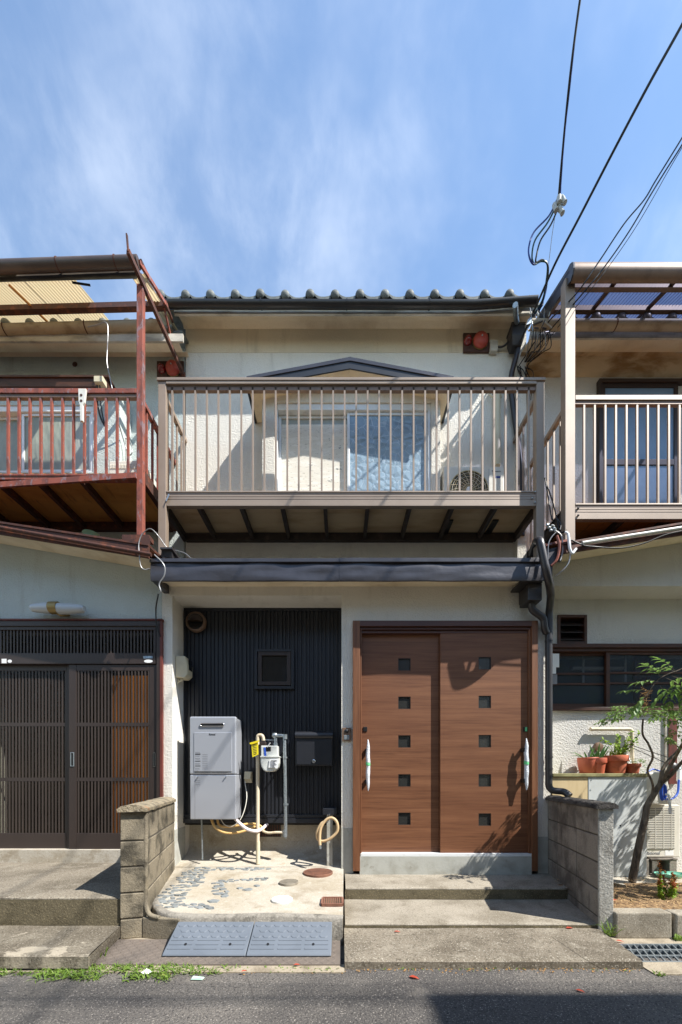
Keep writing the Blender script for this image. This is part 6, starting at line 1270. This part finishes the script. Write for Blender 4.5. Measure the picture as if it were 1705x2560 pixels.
m = MB(); m.prism([P(1613, 1934, .02), P(1640, 1930, .02), P(1664, 1932, .02), P(1672, 1960, .02), P(1681, 2000, .02), P(1678, 2011, .02), P(1622, 2011, .02), P(1614, 1990, .02), P(1611, 1955, .02)], (0, .12, 0)); m.obj('body', WHITEPL, t, bevel=.012, seg=3)
m = MB(); m.tube(elbow(PP((1664, 1985, -.03), (1672, 1988, -.05), (1676, 2024, -.06)), .02), [.010] * 8 if False else .011, 8); m.obj('nozzle', WHITE, t, smooth=50); MB().tube(PP((1675, 2020, -.06), (1677, 2034, -.06)), .016, 10).obj('nozzle_head', WHITE, t, smooth=50)
ring = [P(1660, 1982, .0) + Vector((.022 * math.cos(R(a)), -.01, .075 * math.sin(R(a)))) for a in range(0, 361, 20)]
for k in range(2): MB().tube([p + Vector((.010 * k, .03 - .010 * k, .006 * k)) for p in ring], .008, 8, False).obj('hose_coil', BLUE, t, smooth=60)
MB().tube(spline(PP((1668, 1998, .0), (1682, 1996, .0), (1694, 1982, .02), (1697, 1950, .05)), 6), .010, 8).obj('hose', BLUE, t, smooth=60); MB().tube(spline(PP((1616, 1932, .03), (1632, 1923, .05), (1650, 1928, .06)), 5), .008, 8).obj('hose', BLUE, t, smooth=60)
t = thing('tap_pipe', 'grey wall tap with white hose fitting at the right edge', 'tap', P(1698, 1930, .1)); MB().tube(PP((1697, 1952, .06), (1698, 1926, .08)), .020, 10).obj('fitting', WHITE, t, smooth=50); MB().tube(elbow(PP((1698, 1924, .1), (1698, 1912, .12), (1690, 1912, .26)), .02), .014, 8).obj('tap', GALV, t, smooth=50); MB().lathe([(.035, 0), (.035, .012), (.01, .02)], P(1686, 1916, .1), (0, -1, .3), 14).obj('handle', BLACKPIPE, t, smooth=40)
t = thing('watering_dish', 'mint green plastic scoop lying on the yard floor', 'scoop', P(1670, 2190, -.2)); cc = Vector((X(1668, .0), -.03, .144))
rows = []
for k, (f, hh) in enumerate(((.0, .0), (.75, .002), (.95, .03), (1.0, .045))): rows.append([cc + Vector((.15 * f * math.cos(R(a)), .07 * f * math.sin(R(a)), hh)) for a in range(0, 361, 15)])
m = MB(); m.sheet(rows); m.obj('bowl', MINT, t, smooth=60, fixn=False); MB().bar(cc + Vector((.14, 0, .04)), cc + Vector((.30, .03, .035)), .03, .012).obj('handle', MINT, t)
# ================================================================ plants
def twig(mb, pts, r0, r1, n=7, k=5):
    pp = spline(pts, k); mb.tube(pp, [r0 + (r1 - r0) * i / (len(pp) - 1) for i in range(len(pp))], n); return pp
def nandina(lv, tw, p, d, length, depth=0, size=.042):
    """a compound leaf: a thin stalk with pairs of leaflets and side stalks"""
    d = Vector(d).normalized(); e = p + d * length + Vector((0, 0, -length * .15)); mid = p.lerp(e, .5) + Vector((0, 0, length * .08)); pp = spline([p, mid, e], 2); tw.tube(pp, .0018, 4)
    for i, q in enumerate(pp[1:]):
        tdir = (pp[min(i + 2, len(pp) - 1)] - pp[i]).normalized(); side = tdir.cross(Vector((0, 0, 1))).normalized() if abs(tdir.z) < .95 else Vector((1, 0, 0))
        for sg in (-1, 1):
            if depth == 0 and i == 1: nandina(lv, tw, q, tdir * .6 + side * sg + Vector((0, 0, random.uniform(-.1, .2))), length * .5, 1, size)
            else: leaf(lv, q, tdir * random.uniform(.5, 1) + side * sg * random.uniform(.5, 1) + Vector((0, 0, random.uniform(-.35, .15))), (0, 0, 1), size * random.uniform(.8, 1.3), size * random.uniform(.36, .50), .18, .5)
    leaf(lv, e, d + Vector((0, 0, -.25)), (0, 0, 1), size * 1.25, size * .40, .18, .5)
tr = thing('tree', 'slender crooked tree with sparse green leaves leaning by the white cabinet', 'tree', (2.68, -.20, .17))
tw = MB()
Yt0 = -.36
twig(tw, PP((1580, 2204, -.20), (1590, 2150, -.20), (1600, 2100, -.20), (1612, 2050, -.20), (1618, 2015, -.20), (1635, 1985, -.21), (1652, 1958, -.22)), .034, .024, 10)
twig(tw, PP((1648, 1965, -.22), (1654, 1940, -.21), (1656, 1925, -.20), (1672, 1900, -.20), (1700, 1870, -.22), (1740, 1800, -.45), (1790, 1730, -.55), (1830, 1680, -.65)), .019, .008, 8)
twig(tw, PP((1652, 1958, -.22), (1668, 1930, -.28), (1682, 1905, -.30), (1710, 1855, -.5), (1750, 1790, -.7), (1780, 1740, -.9)), .017, .007, 8)
twig(tw, PP((1650, 1960, -.22), (1680, 1935, -.26), (1705, 1905, -.30), (1760, 1850, -.5), (1830, 1800, -.6)), .02, .008, 8)
top1 = twig(tw, PP((1622, 2008, -.21), (1632, 1975, -.22), (1630, 1955, -.26), (1619, 1925, -.30), (1632, 1893, -.44), (1622, 1862, -.46), (1608, 1840, -.48), (1606, 1820, -.5), (1608, 1798, -.52)), .011, .007, 7)
tw.obj('trunk', BARK, tr, smooth=60)
lv = MB(); st = MB()
hub = P(1608, 1790, -.53)
for k in range(10):
    a = R(k * 137.5); nandina(lv, st, hub + rv(.02) + Vector((0, 0, random.uniform(-.02, .05))), (math.cos(a) * 1.0 + .05, math.sin(a) * .8 - .1, random.uniform(-.05, .35)), random.uniform(.16, .28), 0, .052)
for px_, py_, Yq, dx, dz in ((1560, 1790, -.55, -1, .0), (1650, 1800, -.5, 1, -.1), (1660, 1780, -.5, 1, .1), (1540, 1800, -.5, -.9, -.1), (1670, 1820, -.5, .8, -.3), (1640, 1830, -.5, .6, -.5)): nandina(lv, st, P(px_, py_, Yq), (dx, random.uniform(-.4, .2), dz), .17, 0, .040)
# upper right spray in front of the kitchen window
b2 = twig(st, PP((1615, 1740, -.8), (1640, 1705, -.8), (1660, 1690, -.8), (1690, 1678, -.82), (1730, 1668, -.85), (1790, 1700, -.9)), .003, .005, 5)
for px_, py_, dx, dz, ln in ((1655, 1695, -.6, .6, .16), (1645, 1705, -.9, .1, .17), (1620, 1728, -.8, .2, .15), (1690, 1680, -.5, .7, .16), (1690, 1680, -.9, .3, .17), (1680, 1690, .6, -.3, .17), (1665, 1695, .8, -.4, .20), (1705, 1680, .8, -.2, .2), (1650, 1715, .7, -.5, .16), (1618, 1735, -.5, -.6, .12), (1610, 1745, -.7, -.8, .1), (1700, 1720, .3, -.3, .15), (1675, 1720, -.2, -.2, .12)): nandina(lv, st, P(px_, py_, -.8 + random.uniform(-.08, .08)), (dx, random.uniform(-.3, .3), dz), ln, 1 if ln < .18 else 0, .062)
# crown beyond the right edge of the picture
for k in range(170):
    c = Vector((random.uniform(2.78, 3.9), random.uniform(-1.15, -.20), random.uniform(1.15, 2.35)))
    if (c - Vector((0, -D, H))).y > 0 and c.x / (c.y + D) < 1.03: continue
    nandina(lv, st, c, rv() + Vector((0, 0, .1)), random.uniform(.15, .26), 0, .056)
lv.obj('crown', LEAF, tr); st.obj('twigs', BARK, tr)['kind'] = 'stuff'
fl = MB()
for k in range(60): p = P(1612 + random.uniform(-8, 8), 1735 + random.uniform(-12, 25), -.7 + random.uniform(-.05, .05)); fl.tube([p, p + rv(.03)], .0012, 4)
for k in range(60): leaf(fl, P(1606 + random.uniform(-14, 14), 1768 + random.uniform(-10, 10), -.6), rv() + Vector((0, 0, .4)), (0, 0, 1), .02, .006, .2, .2)
fl.obj('flower_stalk', BERRY, tr)['kind'] = 'stuff'
# red tipped shrub on the bed
t = thing('shrub', 'small red tipped leafy shrub growing from the soil bed', 'shrub', P(1655, 2240, -.75)); lv = MB(); lr = MB(); st = MB()
for px_, ht in ((1640, .27), (1645, .13), (1654, .15), (1667, .18), (1680, .17), (1661, .13), (1690, .16), (1674, .12), (1650, .10), (1685, .11), (1670, .10)):
    b = Vector((X(px_, -.78), -.78 + random.uniform(-.05, .05), .20)); e = b + Vector((random.uniform(-.02, .03), random.uniform(-.03, .03), ht)); pp = spline([b, b.lerp(e, .5) + rv(.012), e], 6); st.tube(pp, .002, 4)
    for i, p in enumerate(pp):
        for _ in range(7): leaf(lr if i > len(pp) * .6 else lv, p + rv(.010), rv() + Vector((0, 0, .4)), (0, 0, 1), random.uniform(.016, .026), .013, .15, .1)
lv.obj('leaves', LEAF_Y, t); lr.obj('red_leaves', REDLEAF, t); st.obj('stems', BARK, t)
# spider-like grass tuft at the wall corner
def tuft(name, label, c, n_, ln, sp, m_, cat='weed', wd=.008):
    m = MB(); c = Vector(c)
    for k in range(n_):
        d = Vector((random.uniform(-sp, sp), random.uniform(-sp, sp * .6), 1)).normalized(); L_ = random.uniform(.5, 1) * ln; p = c + Vector((random.uniform(-.03, .03), random.uniform(-.02, .02), 0)); q = p + d * L_ * .6; e = q + Vector((d.x * L_ * .5, d.y * L_ * .5, L_ * random.uniform(-.25, .25)))
        pp = spline([p, q, e], 4); s_ = d.cross(Vector((0, 1, 0))).normalized()
        m.sheet([[a - s_ * wd * .5 * (1 - i / len(pp)), a + s_ * wd * .5 * (1 - i / len(pp))] for i, a in enumerate(pp)])
    o = m.obj(name, m_, None, fixn=False); return tag(o, label, cat)
tuft('weed', 'long bladed green weed tuft at the foot of the right block wall', (1.86, -1.15, .04), 22, .17, .8, GRASS)
tuft('weed', 'small leafy green weed in the crack of the right kerb', (2.34, -1.15, .01), 40, .05, .9, GRASS, wd=.02)
tuft('weed', 'small dark weed tuft on the street edge at far right', (2.86, -1.63, .0), 60, .06, 1.1, LEAF)
tuft('weed', 'small weed at the right end of the wide slab', (1.83, -1.60, .0), 16, .045, 1.0, GRASS)
tuft('weed', 'tall thin weed blade tuft at the bottom left edge', (-2.52, -1.58, .0), 14, .26, .7, GRASS, wd=.01)
tuft('weed', 'single upright weed beside the left slab corner', (-1.50, -1.40, .01), 6, .10, .5, GRASS)
m = MB()
def weeds(x0, x1, y0, y1, n_, ln):
    for k in range(n_):
        x = random.uniform(x0, x1); y = random.uniform(y0, y1)
        if mnoise.noise(Vector((x * 5, y * 9, 2))) < -.22: continue
        d = Vector((random.uniform(-.9, .9), random.uniform(-.9, .7), random.uniform(.3, 1))); leaf(m, (x, y, .002), d, (0, 0, 1), random.uniform(.4, 1) * ln, random.uniform(.004, .009), .2, .6)
weeds(-1.72, -.95, -1.66, -1.51, 1150, .055); weeds(-.95, -.62, -1.60, -1.51, 220, .04); weeds(-2.7, -1.9, -1.64, -1.56, 420, .075); weeds(-.6, .0, -1.58, -1.52, 60, .03); weeds(.05, 1.7, -1.56, -1.53, 50, .025); weeds(-1.9, -1.72, -1.62, -1.57, 40, .05)
tag(m.obj('roadside_weeds', GRASS), 'bright green weeds along the left street edge', 'weeds', None, 'stuff')
# litter and fallen leaves
def fallen(label, p, sz, rot, grp='fallen leaves'):
    m = MB(); leaf(m, Vector(p) - Vector((math.cos(rot), math.sin(rot), 0)) * sz / 2, (math.cos(rot), math.sin(rot), .08), (0, 0, 1), sz, sz * .42, .2, .2); tag(m.obj('fallen_leaf', DEADLEAF), label, 'leaf', grp)
def gp(x, y, z): d = F * (H - z) / (y - HY); return Vector((X(x, d - D), d - D, z + .006))
fallen('red fallen leaf near the right end of the wide slab', gp(1424, 2322, .051), .06, .1); fallen('red fallen leaf at the left end of the wide slab', gp(993, 2331, .051), .045, 0); fallen('brown curled leaf on the shaded street at right', gp(1451, 2480, 0), .045, -.6)
fallen('red leaf at the edge of the checker plate', gp(742, 2414, .014), .04, .2); fallen('red leaf among the roadside weeds', gp(610, 2430, .02), .035, .4); fallen('small red leaf on the porch beside the heater pipe', gp(518, 2160, .24), .03, .8); fallen('small red leaf near the porch shadow line', gp(706, 2154, .24), .03, 1.0)
fallen('orange leaf on the asphalt below the wide slab', gp(1035, 2446, 0), .06, -.4); fallen('pale dead leaf on the soil by the wall end', gp(1538, 2252, .2), .05, .2); fallen('brown leaf lying in the gutter strip by the grating', gp(1550, 2355, .01), .05, -.5)
m = MB()
for k in range(230):
    x = random.choice((random.uniform(.03, 1.75), random.uniform(.03, 1.75), random.uniform(-1.0, .03))); y = -1.535 - abs(random.gauss(0, .025)); leaf(m, (x, y, .004), Vector((random.uniform(-1, 1), random.uniform(-1, 1), .1)), (0, 0, 1), random.uniform(.006, .02), random.uniform(.004, .009), .2, .2)
tag(m.obj('leaf_litter', BERRY), 'crumbs of dry leaves along the foot of the wide slab', 'litter', None, 'stuff')
c = gp(365, 2437, 0); m = MB(); k = 9; pts = [c + Vector((random.uniform(.6, 1.2) * .035 * math.cos(6.28 * i / k), random.uniform(.6, 1.2) * .025 * math.sin(6.28 * i / k), random.uniform(.003, .02))) for i in range(k)]
m.add(pts + [c + Vector((0, 0, .02))], [(i, (i + 1) % k, k) for i in range(k)]); tag(m.obj('plastic_scrap', PAPER), 'crumpled clear plastic scrap among the weeds', 'scrap')
c = gp(494, 2449, 0); m = MB(); m.hexa([c + Vector(q) for q in ((-.035, -.012, 0), (.03, -.015, 0), (.035, .012, 0), (-.03, .012, 0), (-.03, -.01, .006), (.025, -.01, .012), (.03, .01, .004), (-.028, .01, .01))]); tag(m.obj('plastic_scrap', mat('pale_scrap', rgb(176, 206, 190), .4)), 'pale mint plastic scrap on the asphalt below the ramps', 'scrap')
# ================================================================ across the street, behind the camera: the house whose shadow lies on the asphalt
hb = thing('house', 'two storey house across the street behind the viewer', 'house', (9.6, -9, 0))
hx_, hz_ = 5.40, 6.7; sh = hz_ / SUN.z
ex0 = .44 + SUN.x * sh; ey0 = (1.98 - D) + SUN.y * sh
MB().box(ex0 + .35, ex0 + 9, ey0 - 7, ey0 - .45, 0, hz_ - .1).obj('wall', FARWALL, hb)
m = MB(); m.hexa([(ex0 - .0, ey0, hz_ - .1), (ex0 + 9.3, ey0, hz_ - .1), (ex0 + 9.3, ey0 - 7.4, hz_ - .1), (ex0 + .45 - .9, ey0 - 7.4, hz_ - .1), (ex0, ey0, hz_), (ex0 + 9.3, ey0, hz_), (ex0 + 8, ey0 - 4, hz_ + .9), (ex0 + 1, ey0 - 4, hz_ + .9)]); m.obj('roof', ROOFDK, hb)
for k in range(3):
    q = MB(); frame4(q, ex0 + 1.2 + k * 2.6, ex0 + 2.9 + k * 2.6, 4.0, 5.3, .06, ey0 - .47, ey0 - .40); w_ = q.obj('window', WHITE_AL, hb); MB().box(ex0 + 1.25 + k * 2.6, ex0 + 2.85 + k * 2.6, ey0 - .46, ey0 - .44, 4.05, 5.25).obj('pane', GLASS_DK, w_)
hb2 = thing('house', 'lower house across the street straight behind the viewer', 'house', (-2, -10, 0)); MB().box(-8, 3.4, -14, -7.6, 0, 5.6).obj('wall', FARWALL, hb2); MB().box(-8.3, 3.7, -14.2, -7.2, 5.6, 5.8).obj('roof', ROOFDK, hb2)
for k in range(4): q = MB(); frame4(q, -7 + k * 2.6, -5.4 + k * 2.6, 3.4, 4.6, .06, -7.58, -7.52); w_ = q.obj('window', WHITE_AL, hb2); MB().box(-6.95 + k * 2.6, -5.45 + k * 2.6, -7.595, -7.57, 3.45, 4.55).obj('pane', GLASS_DK, w_)
pl_ = thing('utility_pole', 'concrete utility pole across the street behind the viewer', 'pole', (4.6, -6.2, 0)); MB().tube([(4.6, -6.2, 0), (4.6, -6.2, 9.5)], [.16, .1], 16).obj('pole', SILLC, pl_, smooth=60); MB().bar((4.0, -6.2, 8.6), (5.2, -6.2, 8.6), .08, .08).obj('cross_arm', GALV, pl_)
for k, (dz_, tgt) in enumerate(((7.6, 2.02), (7.3, 1.90), (7.9, 1.80))):
    yy = (tgt - D) + SUN.y * dz_ / SUN.z; t = thing('street_cable', ('uppermost', 'middle', 'lowest')[k if k < 2 else 2] + ' cable strung along the street behind the viewer', 'cable', (0, yy, dz_)); MB().tube([(-16 + 2 * i, yy + .02 * k * i * .2, dz_ + .012 * (i - 8) ** 2 * .3) for i in range(17)], .010 + .002 * k, 6).obj('strand', CABLE, t)
